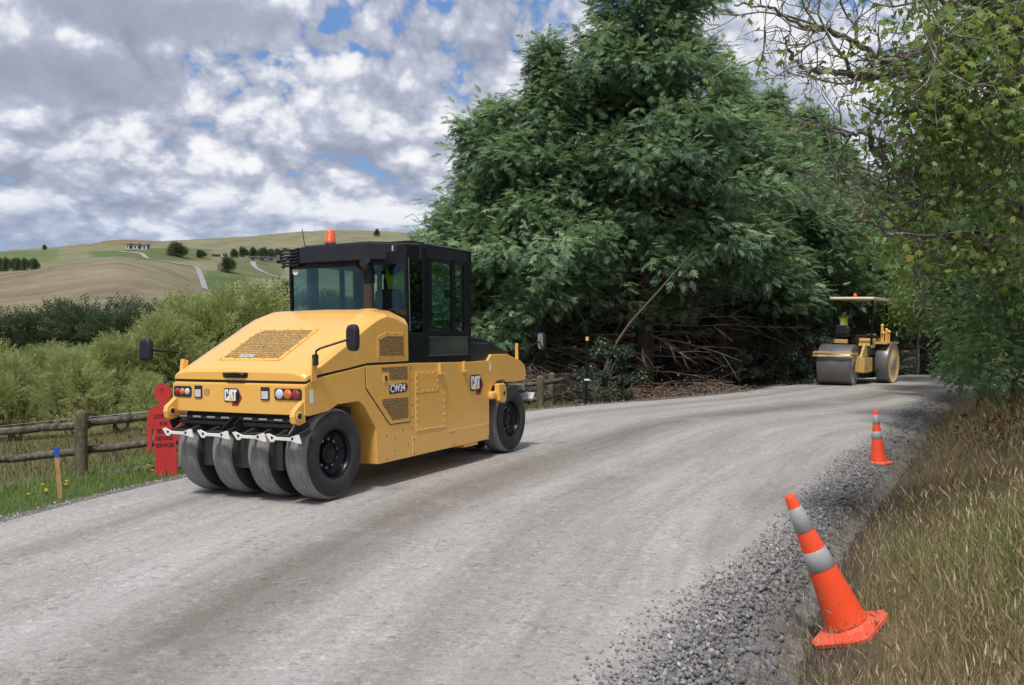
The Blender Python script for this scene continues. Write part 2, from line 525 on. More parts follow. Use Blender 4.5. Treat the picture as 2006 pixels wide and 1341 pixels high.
gum_l = leaf_mat('turning_leaves', [(0.0, (0.085, 0.15, 0.05)), (0.45, (0.17, 0.27, 0.075)), (0.80, (0.29, 0.38, 0.095)), (0.95, (0.46, 0.45, 0.10)), (1.0, (0.48, 0.22, 0.07))], 0.5, 0.42, spec=0.5)
gum_b = bark_mat('lichened_bark', (0.10, 0.088, 0.072), (0.22, 0.20, 0.165), 11, (0.42, 0.44, 0.35))
maple_l = leaf_mat('maple_leaves', [(0.0, (0.09, 0.17, 0.07)), (0.55, (0.18, 0.31, 0.115)), (0.92, (0.30, 0.44, 0.17)), (1.0, (0.42, 0.50, 0.23))], 0.42, 0.42, spec=0.5)
shrub_l = leaf_mat('glossy_shrub_leaves', [(0.0, (0.022, 0.042, 0.024)), (0.6, (0.055, 0.090, 0.048)), (1.0, (0.13, 0.165, 0.11))], 0.25, 0.35, spec=0.6)
brown_l = leaf_mat('dead_brown_leaves', [(0.0, (0.07, 0.035, 0.015)), (1.0, (0.22, 0.12, 0.05))], 0.3, 0.7)
grass_dry = leaf_mat('dry_grass', [(0.0, (0.12, 0.078, 0.042)), (0.3, (0.25, 0.18, 0.10)), (0.65, (0.44, 0.345, 0.20)), (1.0, (0.72, 0.63, 0.43))], 0.35, 0.65)
grass_grn = leaf_mat('green_grass', [(0.0, (0.085, 0.14, 0.035)), (0.6, (0.19, 0.28, 0.07)), (1.0, (0.38, 0.43, 0.17))], 0.42, 0.55)
weed_m = leaf_mat('dock_weeds', [(0.0, (0.075, 0.050, 0.030)), (0.5, (0.15, 0.11, 0.065)), (1.0, (0.27, 0.215, 0.125))], 0.3, 0.7)
def stone_material():
    m, kk, out = new_mat('crushed_stone')
    at = kk.n('ShaderNodeAttribute', attribute_name='rnd').outputs['Fac']
    P = kk.n('ShaderNodeTexCoord').outputs['Object']
    c = kk.ramp(at, [(0.0, (0.10, 0.098, 0.098)), (0.5, (0.22, 0.215, 0.215)), (0.85, (0.36, 0.35, 0.345)), (1.0, (0.56, 0.55, 0.53))])
    c = kk.mix(kk.smooth(kk.noise(P, 40, 4, 0.7), 0.4, 0.7, 0, 0.4), c, (0.33, 0.32, 0.305))
    b = kk.n('ShaderNodeBsdfPrincipled', ins={'Base Color': c, 'Roughness': 0.85, 'Specular IOR Level': 0.25})
    kk.put(out, 0, b.outputs[0]); return m
stone_m = stone_material()

# ================================================================ terrain
LE = spline([(-7.8, -14), (-7.2, 0), (-6.35, 5), (-5.29, 9.5), (-4.30, 12.35), (-2.2, 16.75), (0.47, 21.5), (5.94, 26.87), (10.9, 32.85), (20.65, 41.45), (33, 49.5), (52, 58)], 260)
RE = spline([(-2.2, -14), (-0.9, 0), (0.46, 5.22), (2.49, 8.89), (4.4, 12.8), (6.63, 17.05), (11.15, 25.13), (17.2, 31.5), (26, 38.2), (40, 45), (58, 51)], 260)
GE = spline([(-1.2, -14), (-0.1, 0), (1.49, 5.25), (3.1, 8.92), (4.98, 12.42), (7.3, 16.7), (11.75, 24.7), (17.7, 30.9), (26.4, 37.5), (40.3, 44.2), (58.2, 50.2)], 260)
def sdist(line, x, y):
    """signed distance (positive on the left of the direction of travel) and arclength index"""
    x = np.asarray(x, float).ravel(); y = np.asarray(y, float).ravel()
    out = np.empty(len(x)); idx = np.empty(len(x), int)
    T = np.gradient(line, axis=0)
    for a in range(0, len(x), 20000):
        dx = x[a:a + 20000, None] - line[None, :, 0]; dy = y[a:a + 20000, None] - line[None, :, 1]
        d2 = dx * dx + dy * dy
        i = d2.argmin(1); r = np.arange(len(i))
        cr = T[i, 0] * dy[r, i] - T[i, 1] * dx[r, i]
        tl = np.hypot(T[i, 0], T[i, 1])
        perp = cr / np.maximum(tl, 1e-9)
        d = np.sqrt(d2[r, i]) * np.sign(cr)
        out[a:a + 20000] = np.where(np.abs(d) < 3, perp, d)
        idx[a:a + 20000] = i
    return out, idx
_rs = np.random.RandomState(11)
_wk = [(_rs.uniform(0.15, 0.5) * 2 ** (i / 2.5), _rs.uniform(0, 2 * pi), _rs.uniform(0, 2 * pi)) for i in range(14)]
def wavy(x, y):
    s = 0
    for i, (fq, th, ph) in enumerate(_wk):
        s = s + np.sin(fq * (x * math.cos(th) + y * math.sin(th)) + ph) / (1 + i * 0.6)
    return s / 3.0
def road_z(dl_in):
    return -0.028 * np.maximum(0, 3.25 - dl_in)
def zground(x, y):
    x = np.asarray(x, float); y = np.asarray(y, float); sh = x.shape
    x = x.ravel(); y = y.ravel()
    dl, _ = sdist(LE, x, y); dg, _ = sdist(GE, x, y)
    right = -dg                                # beyond the gravel edge, to the right
    zl = np.interp(dl, [0, 0.3, 0.8, 1.5, 3, 4.5, 8, 13, 20, 35, 60], [-0.13, -0.18, -0.25, -0.36, -0.50, -0.82, -1.15, -1.6, -2.3, -3.4, -4.3])
    zr = np.interp(right, [0, 0.10, 0.28, 0.5, 0.9, 2.0, 4, 8, 15], [-0.15, -0.20, -0.17, -0.05, 0.10, 0.28, 0.42, 0.6, 0.7])
    zin = road_z(-dl) - 0.09
    z = np.where(dl > 0, zl, np.where(right > 0, zr, zin))
    amp = np.clip(np.where(dl > 0, dl / 4, np.where(right > 0.3, (right - 0.3) / 3, 0)), 0, 1)
    z = z + wavy(x, y) * 0.06 * amp
    return z.reshape(sh)
def z1(x, y):
    return float(zground(np.array([x]), np.array([y]))[0])

# near ground
gx = np.concatenate([np.arange(-60, -12, 2.0), np.arange(-12, 14, 0.2), np.arange(14, 76, 2.0)])
gy = np.concatenate([np.arange(-16, 2, 1.5), np.arange(2, 34, 0.2), np.arange(34, 84, 2.0)])
GX, GY = np.meshgrid(gx, gy)
GZ = zground(GX, GY)
nx, ny = len(gx), len(gy)
I = np.arange(nx * ny).reshape(ny, nx)
GF = np.stack([I[:-1, :-1], I[:-1, 1:], I[1:, 1:], I[1:, :-1]], -1).reshape(-1, 4)
dlg, _ = sdist(LE, GX, GY); dgg, _ = sdist(GE, GX, GY)
right = -dgg
xf, yf = GX.ravel(), GY.ravel()
wv = wavy(xf * 1.7, yf * 1.7)
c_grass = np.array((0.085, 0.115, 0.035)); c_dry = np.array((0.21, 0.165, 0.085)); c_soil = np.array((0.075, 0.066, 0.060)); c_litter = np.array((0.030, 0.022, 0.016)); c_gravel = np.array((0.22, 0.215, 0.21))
colr = np.tile(c_gravel, (len(xf), 1))
def blend(mask, c):
    global colr
    m = np.clip(mask, 0, 1)[:, None]
    colr = colr * (1 - m) + np.asarray(c) * m
blend((dlg - 0.25) / 0.4, c_grass)
blend(np.clip((dlg - 3.2) / 1.0, 0, 1) * np.clip(0.75 + wv * 0.5, 0, 1), c_dry * 0.9)
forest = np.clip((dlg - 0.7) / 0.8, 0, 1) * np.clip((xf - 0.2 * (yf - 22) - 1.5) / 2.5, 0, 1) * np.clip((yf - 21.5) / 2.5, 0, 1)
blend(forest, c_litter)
blend((right + 0.05) / 0.15, c_soil)
blend((right - 0.35) / 0.4, c_dry * 0.8)
green = np.clip((right - 1.2) / 1.2, 0, 1) * np.clip(0.35 + wv * 0.8, 0, 1) * np.clip((13 - yf) / 4, 0, 1)
blend(green, c_grass)
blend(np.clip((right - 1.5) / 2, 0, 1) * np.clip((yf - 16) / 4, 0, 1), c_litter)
def ground_material():
    m, kk, out = new_mat('earth_and_turf')
    at = kk.n('ShaderNodeVertexColor', layer_name='tint').outputs['Color']
    P = kk.n('ShaderNodeTexCoord').outputs['Object']
    n1 = kk.noise(P, 1.3, 8, 0.7); n2 = kk.noise(P, 22, 6, 0.7)
    f = kk.math('ADD', kk.lin(n1, 0.3, 0.7, 0.72, 1.25), kk.lin(n2, 0.3, 0.7, -0.25, 0.25))
    c = kk.vmath('SCALE', at, f)
    bp = kk.n('ShaderNodeBump', ins={'Height': n2, 'Strength': 1.0, 'Distance': 0.03})
    b = kk.n('ShaderNodeBsdfPrincipled', ins={'Base Color': c, 'Roughness': 0.95, 'Specular IOR Level': 0.1, 'Normal': bp.outputs[0]})
    kk.put(out, 0, b.outputs[0]); return m
earth = ground_material()
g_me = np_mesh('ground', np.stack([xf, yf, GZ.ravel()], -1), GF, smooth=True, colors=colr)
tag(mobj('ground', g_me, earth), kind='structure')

# road sheet: across from the left edge to the loose gravel edge on the right
NL, NC = 420, 60
tt = np.linspace(0, 1, NL)
def resample(line, n):
    s = np.concatenate([[0], np.cumsum(np.hypot(*np.diff(line, axis=0).T))]); u = np.linspace(0, s[-1], n)
    return np.stack([np.interp(u, s, line[:, 0]), np.interp(u, s, line[:, 1])], -1)
le = LE; 
# pair every left-edge station with the nearest station on the gravel edge, kept monotone
le = resample(LE, NL)
dd_ = ((le[:, None] - GE[None]) ** 2).sum(-1); j = np.maximum.accumulate(dd_.argmin(1))
jj = np.convolve(np.pad(j.astype(float), 12, mode='edge'), np.ones(25) / 25, 'valid')
ge = np.stack([np.interp(jj, np.arange(len(GE)), GE[:, 0]), np.interp(jj, np.arange(len(GE)), GE[:, 1])], -1)
cs = np.concatenate([[-0.04], np.linspace(0, 1, NC - 2), [1.02]])
RX = le[:, None, 0] + (ge - le)[:, None, 0] * cs[None]; RY = le[:, None, 1] + (ge - le)[:, None, 1] * cs[None]
dli, _ = sdist(LE, RX, RY); dre, _ = sdist(RE, RX, RY); dge, _ = sdist(GE, RX, RY)
RZ = road_z(-dli)
sh = np.clip(-dre, 0, None)                     # beyond the compacted edge
shw = np.clip(sh / np.maximum(sh + np.maximum(dge, 0), 1e-3), 0, 1)
RZ = RZ - 0.13 * shw ** 1.3 * (dre < 0)
RZ = np.where(dli > 0, -0.16, RZ)
RZ = RZ + 0.004 * wavy(RX.ravel() * 3, RY.ravel() * 3) - 0.02 * np.exp(-((-dli - 0.05) / 0.15) ** 2)
RZ = RZ.reshape(NL, NC)
RZ[:, -1] -= 0.06; RZ[:, 0] -= 0.05
arc = np.concatenate([[0], np.cumsum(np.hypot(*np.diff(le, axis=0).T))])
UV = np.stack([np.repeat(arc[:, None], NC, 1).ravel() / 100.0, (-dli / 10.0)], -1)
I = np.arange(NL * NC).reshape(NL, NC)
RF = np.stack([I[:-1, :-1], I[:-1, 1:], I[1:, 1:], I[1:, :-1]], -1).reshape(-1, 4)
def road_material():
    m, kk, out = new_mat('compacted_gravel')
    uv = kk.n('ShaderNodeUVMap', uv_map='UVMap').outputs[0]
    loose = kk.n('ShaderNodeAttribute', attribute_name='loose').outputs['Fac']
    P = kk.n('ShaderNodeTexCoord').outputs['Object']
    s = kk.n('ShaderNodeSeparateXYZ', ins={0: uv})
    u = kk.math('MULTIPLY', s.outputs[0], 100.0); v = kk.math('MULTIPLY', s.outputs[1], 10.0)
    q = kk.n('ShaderNodeCombineXYZ', ins={0: kk.math('MULTIPLY', u, 0.09), 1: v, 2: 0.0}).outputs[0]
    streak = kk.noise(q, 1.6, 8, 0.62, 0.3)
    streak2 = kk.noise(q, 7.0, 6, 0.6)
    vw = kk.math('ADD', v, kk.math('MULTIPLY', kk.math('SUBTRACT', kk.noise(q, 0.5, 4, 0.6), 0.5), 0.9))
    def band(c, w):
        return kk.smooth(kk.math('ABSOLUTE', kk.math('SUBTRACT', vw, c)), w, 0.0)
    track = kk.math('MAXIMUM', kk.math('MULTIPLY', band(1.35, 0.45), 0.6), kk.math('MAXIMUM', band(3.95, 0.95), kk.math('MULTIPLY', band(5.5, 0.5), 0.35)))
    fine = kk.noise(P, 34, 5, 0.75)
    tone = kk.math('ADD', kk.math('ADD', kk.math('MULTIPLY', streak, 0.60), kk.math('MULTIPLY', streak2, 0.34)), kk.math('MULTIPLY', kk.math('SUBTRACT', fine, 0.47), 0.42))
    c = kk.ramp(tone, [(0.25, (0.24, 0.222, 0.205)), (0.42, (0.335, 0.316, 0.299)), (0.55, (0.405, 0.387, 0.371)), (0.72, (0.52, 0.50, 0.485))])
    c = kk.mix(kk.math('MULTIPLY', track, kk.smooth(streak, 0.30, 0.60, 0.55, 1.0)), c, (0.200, 0.180, 0.158))
    patch = kk.smooth(kk.noise(P, 0.45, 6, 0.65), 0.52, 0.68, 0, 0.5)
    c = kk.mix(patch, c, (0.43, 0.40, 0.385))
    c = kk.mix(kk.smooth(kk.noise(P, 0.8, 5, 0.6), 0.55, 0.7, 0, 0.25), c, (0.36, 0.30, 0.27))
    # single chips of stone
    vo = kk.n('ShaderNodeTexVoronoi', feature='F1', ins={'Vector': P, 'Scale': 48.0, 'Randomness': 1.0})
    chip = kk.n('ShaderNodeSeparateColor', ins={0: vo.outputs['Color']}).outputs[0]
    vo2 = kk.n('ShaderNodeTexVoronoi', feature='F1', ins={'Vector': P, 'Scale': 19.0, 'Randomness': 1.0})
    chip2 = kk.n('ShaderNodeSeparateColor', ins={0: vo2.outputs['Color']}).outputs[1]
    k1 = kk.math('ADD', kk.lin(chip, 0, 1, -0.15, 0.14), kk.math('MULTIPLY', kk.smooth(chip2, 0.80, 1.0), 0.22))
    k1 = kk.math('ADD', k1, kk.math('MULTIPLY', kk.smooth(chip2, 0.16, 0.0), -0.22))
    c = kk.vmath('SCALE', c, kk.math('ADD', 1.0, kk.math('MULTIPLY', k1, kk.lin(kk.noise(P, 1.6, 4, 0.6), 0.35, 0.65, 0.45, 1.1))))
    c = kk.mix(loose, c, kk.mix(chip2, (0.11, 0.107, 0.105), (0.23, 0.225, 0.22)))
    h = kk.math('ADD', kk.math('MULTIPLY', vo.outputs['Distance'], -0.6), kk.math('ADD', kk.math('MULTIPLY', vo2.outputs['Distance'], -0.9), kk.noise(P, 90, 4, 0.7)))
    bp = kk.n('ShaderNodeBump', ins={'Height': h, 'Strength': 0.55, 'Distance': 0.012})
    b = kk.n('ShaderNodeBsdfPrincipled', ins={'Base Color': c, 'Roughness': 0.9, 'Specular IOR Level': 0.15, 'Normal': bp.outputs[0]})
    kk.put(out, 0, b.outputs[0]); return m
loose = np.clip(-dre / 0.35 + wavy(RX.ravel() * 4, RY.ravel() * 4) * 0.3, 0, 1)
road_me = np_mesh('road', np.stack([RX.ravel(), RY.ravel(), RZ.ravel()], -1), RF, attrs={'loose': loose}, smooth=True, uv=UV)
tag(mobj('road', road_me, road_material()), kind='structure')
def zroad(x, y):
    x = np.asarray(x, float); y = np.asarray(y, float)
    d, _ = sdist(LE, x, y); r, _ = sdist(RE, x, y); g, _ = sdist(GE, x, y)
    s_ = np.clip(-r, 0, None); w = np.clip(s_ / np.maximum(s_ + np.maximum(g, 0), 1e-3), 0, 1)
    return road_z(-d) - 0.13 * w ** 1.3 * (r < 0)

# ---------------------------------------------------------------- hills
CPX = np.array([-3000, -800, 0, 78, 170, 240, 280, 400, 480, 560, 700, 820, 1003, 1500, 2400, 5000], float)
DEP = np.array([60, 110, 180, 300, 510, 640, 760, 1000, 1350, 1900, 3500], float)
YPX = np.array([
    [800, 705, 650, 610, 560, 555, 545, 520, 500, 505, 560],
    [800, 705, 640, 590, 548, 548, 538, 515, 495, 502, 560],
    [800, 705, 640, 590, 537, 538, 530, 510, 493, 500, 560],
    [800, 705, 640, 585, 526, 528, 520, 503, 487, 495, 560],
    [800, 705, 635, 575, 512, 512, 506, 495, 478, 486, 560],
    [800, 705, 635, 575, 509, 507, 499, 488, 470, 478, 560],
    [800, 705, 635, 580, 517, 505, 494, 486, 472, 480, 560],
    [800, 705, 640, 595, 562, 533, 508, 497, 471, 480, 560],
    [800, 710, 650, 610, 580, 548, 520, 500, 467, 476, 560],
    [800, 715, 660, 620, 590, 560, 532, 508, 461, 470, 560],
    [800, 715, 660, 620, 590, 562, 535, 506, 455, 466, 560],
    [800, 715, 660, 625, 600, 575, 545, 516, 463, 470, 560],
    [760, 700, 660, 630, 610, 585, 560, 530, 482, 490, 560],
    [740, 690, 660, 640, 620, 600, 580, 560, 520, 525, 560],
    [730, 690, 660, 640, 625, 610, 595, 580, 560, 560, 570],
    [730, 690, 660, 640, 630, 620, 610, 600, 590, 590, 590]])
KF = 1803.7
def pch(xs, xp, fp):
    """monotone-ish smooth interpolation along one axis (cosine eased cubic Hermite)"""
    i = np.clip(np.searchsorted(xp, xs) - 1, 0, len(xp) - 2)
    h = xp[i + 1] - xp[i]; t = np.clip((xs - xp[i]) / h, 0, 1)
    sl = np.gradient(fp, xp, axis=0)
    t_ = t.reshape(-1, *([1] * (fp.ndim - 1))); h_ = h.reshape(t_.shape)
    return (fp[i] * (2 * t_ ** 3 - 3 * t_ ** 2 + 1) + sl[i] * h_ * (t_ ** 3 - 2 * t_ ** 2 + t_) + fp[i + 1] * (-2 * t_ ** 3 + 3 * t_ ** 2) + sl[i + 1] * h_ * (t_ ** 3 - t_ ** 2))
SL = (np.arctan2(CPX - 1003, KF))                     # bearing of each column
BEARS = np.concatenate([np.linspace(SL[0], -.56, 50), np.linspace(-.55, .12, 230), np.linspace(.13, SL[-1], 70)])
TAB = pch(BEARS, SL, YPX)                             # (bearing, depth)
LD = np.log(DEP)
RD = np.exp(np.linspace(math.log(60), math.log(3500), 170))
YY = pch(np.log(RD), LD, TAB.T).T                     # (bearing, row)
HOR = 619 + 0.01312 * np.tan(BEARS) * KF
HZ = CAM_H - (YY - HOR[:, None]) * RD[None] / KF * 1.0
HX = np.tan(BEARS)[:, None] * RD[None]; HY = np.repeat(RD[None], len(BEARS), 0)
HZ = HZ + 0.002 * RD[None] * wavy(HX.ravel() * 0.03, HY.ravel() * 0.03).reshape(HX.shape) * np.clip((RD[None] - 120) / 300, 0, 1)
def hill_z(x, y):
    b = math.atan2(x, y)
    fb = np.interp(b, BEARS, np.arange(len(BEARS))); fr = np.interp(math.log(y), np.log(RD), np.arange(len(RD)))
    i, j_ = min(int(fb), len(BEARS) - 2), min(int(fr), len(RD) - 2); a, c = fb - i, fr - j_
    return float((HZ[i, j_] * (1 - c) + HZ[i, j_ + 1] * c) * (1 - a) + (HZ[i + 1, j_] * (1 - c) + HZ[i + 1, j_ + 1] * c) * a)
def hill_at(px, py, d0=200, d1=1600):
    """where the sight line towards a bearing and height first meets the hillside"""
    x, y = px - 1003, 670.5 - py
    x, y = 0.999914 * x - 0.013116 * y, 0.013116 * x + 0.999914 * y
    tx = x / KF; cp_, sp_ = math.cos(R_(1.647)), math.sin(R_(1.647))
    den = cp_ + y / KF * sp_; tx /= den; tz = (-sp_ + y / KF * cp_) / den
    d = d0; prev = None
    while d < d1:
        g = CAM_H + tz * d - hill_z(tx * d, d)
        if g < 0: 
            return Vector((tx * d, d, hill_z(tx * d, d)))
        d *= 1.006
    return Vector((tx * 1000, 1000, hill_z(tx * 1000, 1000)))
hx, hy = HX.ravel(), HY.ravel()
pxc = 1003 + KF * hx / hy
ybase = np.repeat(YY[:, :, None], 1, 2).ravel()
dep = hy
w1 = wavy(hx * 0.06, hy * 0.05); w2 = wavy(hx * 0.2 + 5, hy * 0.15)
brown = np.array((0.205, 0.165, 0.118)); straw = np.array((0.225, 0.202, 0.135)); grn = np.array((0.128, 0.145, 0.072)); pale = np.array((0.196, 0.200, 0.120)); lush = np.array((0.098, 0.130, 0.060))
hc = np.tile(pale, (len(hx), 1))
def hb(mask, c):
    global hc
    m = np.clip(mask, 0, 1)[:, None]; hc = hc * (1 - m) + np.asarray(c) * m
hb(0.35 + 0.6 * w1, straw)
front = np.clip((560 - dep) / 60, 0, 1) * np.clip((410 + (dep - 500) * 0.1 - pxc) / 30, 0, 1)
hb(front, brown); hb(front * np.clip(0.35 + 0.7 * w1, 0, 1), straw)
hb(front * np.clip((w2 - 0.1) * 1.0, 0, 0.6), (0.145, 0.105, 0.074))
def patch(x0, x1, y0, y1, c, s=1.0, d0=480, d1=1500):
    m = np.clip((pxc - x0) / 14, 0, 1) * np.clip((x1 - pxc) / 14, 0, 1) * np.clip((ybase - y0) / 3, 0, 1) * np.clip((y1 - ybase) / 3, 0, 1) * (dep > d0) * (dep < d1)
    hb(m * s, c)
patch(170, 290, 489, 506, lush * 1.15); patch(-200, 120, 488, 520, lush * 1.25, 0.8, 800)
patch(392, 490, 530, 573, lush * 1.1); patch(255, 420, 486, 512, grn); patch(430, 560, 505, 545, grn, 0.8)
patch(140, 310, 470, 481, (0.21, 0.148, 0.088), 0.8)
def hill_material():
    m, kk, out = new_mat('hill_pasture')
    at = kk.n('ShaderNodeVertexColor', layer_name='tint').outputs['Color']
    P = kk.n('ShaderNodeTexCoord').outputs['Object']
    n1 = kk.noise(P, 0.035, 10, 0.68); n2 = kk.noise(P, 0.5, 6, 0.7)
    c = kk.vmath('SCALE', at, kk.math('ADD', kk.lin(n1, 0.3, 0.7, 0.74, 1.28), kk.lin(n2, 0.3, 0.7, -0.16, 0.16)))
    b = kk.n('ShaderNodeBsdfPrincipled', ins={'Base Color': c, 'Roughness': 1.0, 'Specular IOR Level': 0.0})
    kk.put(out, 0, b.outputs[0]); return m
nb, nr = HX.shape
I = np.arange(nb * nr).reshape(nb, nr)
HF = np.stack([I[:-1, :-1], I[1:, :-1], I[1:, 1:], I[:-1, 1:]], -1).reshape(-1, 4)
tag(mobj('hills', np_mesh('hills', np.stack([hx, hy, HZ.ravel() - 0.25], -1), HF, smooth=True, colors=hc), hill_material()), kind='structure')
lane_m = simple('pale_lane_gravel', (0.29, 0.295, 0.30), 0.9, var=0.1, scale=0.2)
drive_m = simple('grey_drive_seal', (0.20, 0.20, 0.215), 0.9, var=0.12, scale=0.2)
def lane(name, pts, w, mat):
    p = [hill_at(*q) for q in pts]
    p = spline([tuple(q) for q in p], len(pts) * 10)
    t = unit(np.gradient(p[:, :2], axis=0)); nrm = np.stack([-t[:, 1], t[:, 0]], -1)
    ww = np.interp(np.linspace(0, 1, len(p)), np.linspace(0, 1, len(w)), w)
    V = []
    for s in (-1, -0.33, 0.33, 1):
        q = p[:, :2] + nrm * (ww * 0.5 * s)[:, None]
        V.append(np.stack([q[:, 0], q[:, 1], [hill_z(a, b) + 0.12 for a, b in q]], -1))
    V = np.stack(V, 1); n = len(p); I = np.arange(n * 4).reshape(n, 4)
    F = np.stack([I[:-1, :-1], I[:-1, 1:], I[1:, 1:], I[1:, :-1]], -1).reshape(-1, 4)
    tag(mobj(name, np_mesh(name, V.reshape(-1, 3), F, smooth=True), mat), kind='structure')
lane('lane', [(232, 492.5), (263, 494.5), (278, 497), (286, 504), (292.5, 506.5), (329, 512.6), (370, 519.5), (386, 525), (392, 537), (398, 554), (402, 565), (411, 568.5), (436, 570.6), (468, 572), (493, 574)], [3.0, 3.2, 3.6, 3.4, 3.4, 3.0, 2.6], lane_m)
lane('driveway', [(486, 589), (490, 574), (496, 561), (503, 557), (530, 556), (562, 555)], [5.0, 5.0, 4.4, 3.0, 2.6], drive_m)
lane('farm_track', [(496, 512), (496.5, 519), (503, 526), (523, 535.6), (551, 544.6), (562, 546)], [5.0, 4.0, 3.0, 2.6], lane_m)

# ---------------------------------------------------------------- gravel heaps
def stone_templates(n, rs, coarse=False):
    out = []
    bm = bmesh.new(); bmesh.ops.create_icosphere(bm, subdivisions=1, radius=1.0)
    V0 = np.array([v.co[:] for v in bm.verts]); F0 = np.array([[v.index for v in f.verts] for f in bm.faces]); bm.free()
    if coarse:
        V0 = np.array([(1, 0, 0), (-1, 0, 0), (0, 1, 0), (0, -1, 0), (0, 0, 1), (0, 0, -1)], float)
        F0 = np.array([(0, 2, 4), (2, 1, 4), (1, 3, 4), (3, 0, 4), (2, 0, 5), (1, 2, 5), (3, 1, 5), (0, 3, 5)])
    for i in range(n):
        V = V0 * rs.uniform(0.42, 1.12, (len(V0), 1)) * np.array((1.0, rs.uniform(0.6, 0.9), rs.uniform(0.45, 0.75)))
        out.append((V, F0))
    return out
def rand_rot(rs, n):
    q = unit(rs.normal(size=(n, 4))); w, x, y, z = q.T
    return np.stack([np.stack([1 - 2 * (y * y + z * z), 2 * (x * y - z * w), 2 * (x * z + y * w)], -1), np.stack([2 * (x * y + z * w), 1 - 2 * (x * x + z * z), 2 * (y * z - x * w)], -1), np.stack([2 * (x * z - y * w), 2 * (y * z + x * w), 1 - 2 * (x * x + y * y)], -1)], 1)
def stones(name, P, S, rs, light=0.0, coarse=False):
    T = stone_templates(8, rs, coarse); Vs, Fs, As, off = [], [], [], 0
    which = rs.randint(0, 8, len(P))
    rnd = np.clip(rs.beta(1.6, 2.0, len(P)) + light, 0, 1)
    for t in range(8):
        s = which == t
        if not s.any(): continue
        V, F, A = scatter(T[t][0], T[t][1], rand_rot(rs, s.sum()), P[s], S[s], attr_i=rnd[s])
        Vs.append(V); Fs.append(F + off); As.append(A['rnd']); off += len(V)
    return tag(mobj(name, np_mesh(name, np.concatenate(Vs), np.concatenate(Fs), attrs={'rnd': np.concatenate(As)}), stone_m), kind='stuff')
rs = np.random.RandomState(3)
def along(line, y0, y1):
    return line[(line[:, 1] > y0) & (line[:, 1] < y1)]
# right shoulder: loose crushed rock between the compacted edge and the soil strip
reR = resample(along(RE, 2.0, 34), 900); geR = resample(along(GE, 2.0, 34), 900)
def shoulder(n, lo, hi, ymax, smin, smax, name, rs):
    y = 3.4 + (ymax - 3.4) * rs.uniform(0, 1, n) ** 2.1
    a = np.stack([np.interp(y, reR[:, 1], reR[:, 0]), y], -1); b = np.stack([np.interp(y, geR[:, 1], geR[:, 0]), y], -1)
    f = lo + (hi - lo) * rs.beta(2.3, 1.5, n)
    p = a + (b - a) * f[:, None]
    s = smin + (smax - smin) * rs.uniform(0, 1, n) ** 2.2 * np.clip((f + 0.2) / 0.9, 0.35, 1)
    z = zroad(p[:, 0], p[:, 1]) + s * rs.uniform(0.0, 0.75, n)
    z = np.where(f > 1.0, zground(p[:, 0], p[:, 1]) + s * 0.4, z)
    return np.concatenate([p, z[:, None]], -1), s, f
P1, S1, f1 = shoulder(12500, -0.22, 1.06, 15, 0.009, 0.042, 'a', rs)
P2, S2, f2 = shoulder(3000, -0.1, 1.06, 33, 0.016, 0.05, 'b', rs)
stones('gravel_windrow', np.concatenate([P1, P2]), np.concatenate([S1, S2]), rs, .10 - .42 * np.clip((np.concatenate([f1, f2]) - .45) / .4, 0, 1))
# left shoulder and loose chips on the road
leL = resample(along(LE, 6, 33), 1200)
n = 9000
q = leL[rs.randint(0, len(leL), n)]; off = rs.normal(0.10, 0.14, n)
tl = unit(np.gradient(leL, axis=0)); ti = tl[((q[:, None] - leL[None]) ** 2).sum(-1).argmin(1)]
q = q + np.stack([-ti[:, 1], ti[:, 0]], -1) * off[:, None]
s = 0.008 + 0.018 * rs.uniform(0, 1, n) ** 2.5
zq = np.where(off > 0, zground(q[:, 0], q[:, 1]), zroad(q[:, 0], q[:, 1]))
stones('gravel_verge', np.concatenate([q, (zq + s * 0.55 + 0.02)[:, None]], -1), s, rs, 0.22, True)
n = 8000
y = 4.2 + 15 * rs.uniform(0, 1, n) ** 1.8; x0 = np.interp(y, LE[:, 1], LE[:, 0]); x1 = np.interp(y, RE[:, 1], RE[:, 0])
x = x0 + (x1 - x0) * rs.uniform(0, 1, n) ** 0.75
keep = np.abs(x / y) < 0.62; x, y = x[keep], y[keep]
s = 0.003 + 0.009 * rs.uniform(0, 1, len(x)) ** 3
stones('road_chips', np.stack([x, y, zroad(x, y) + s * 0.25], -1), s, rs, 0.28, True)

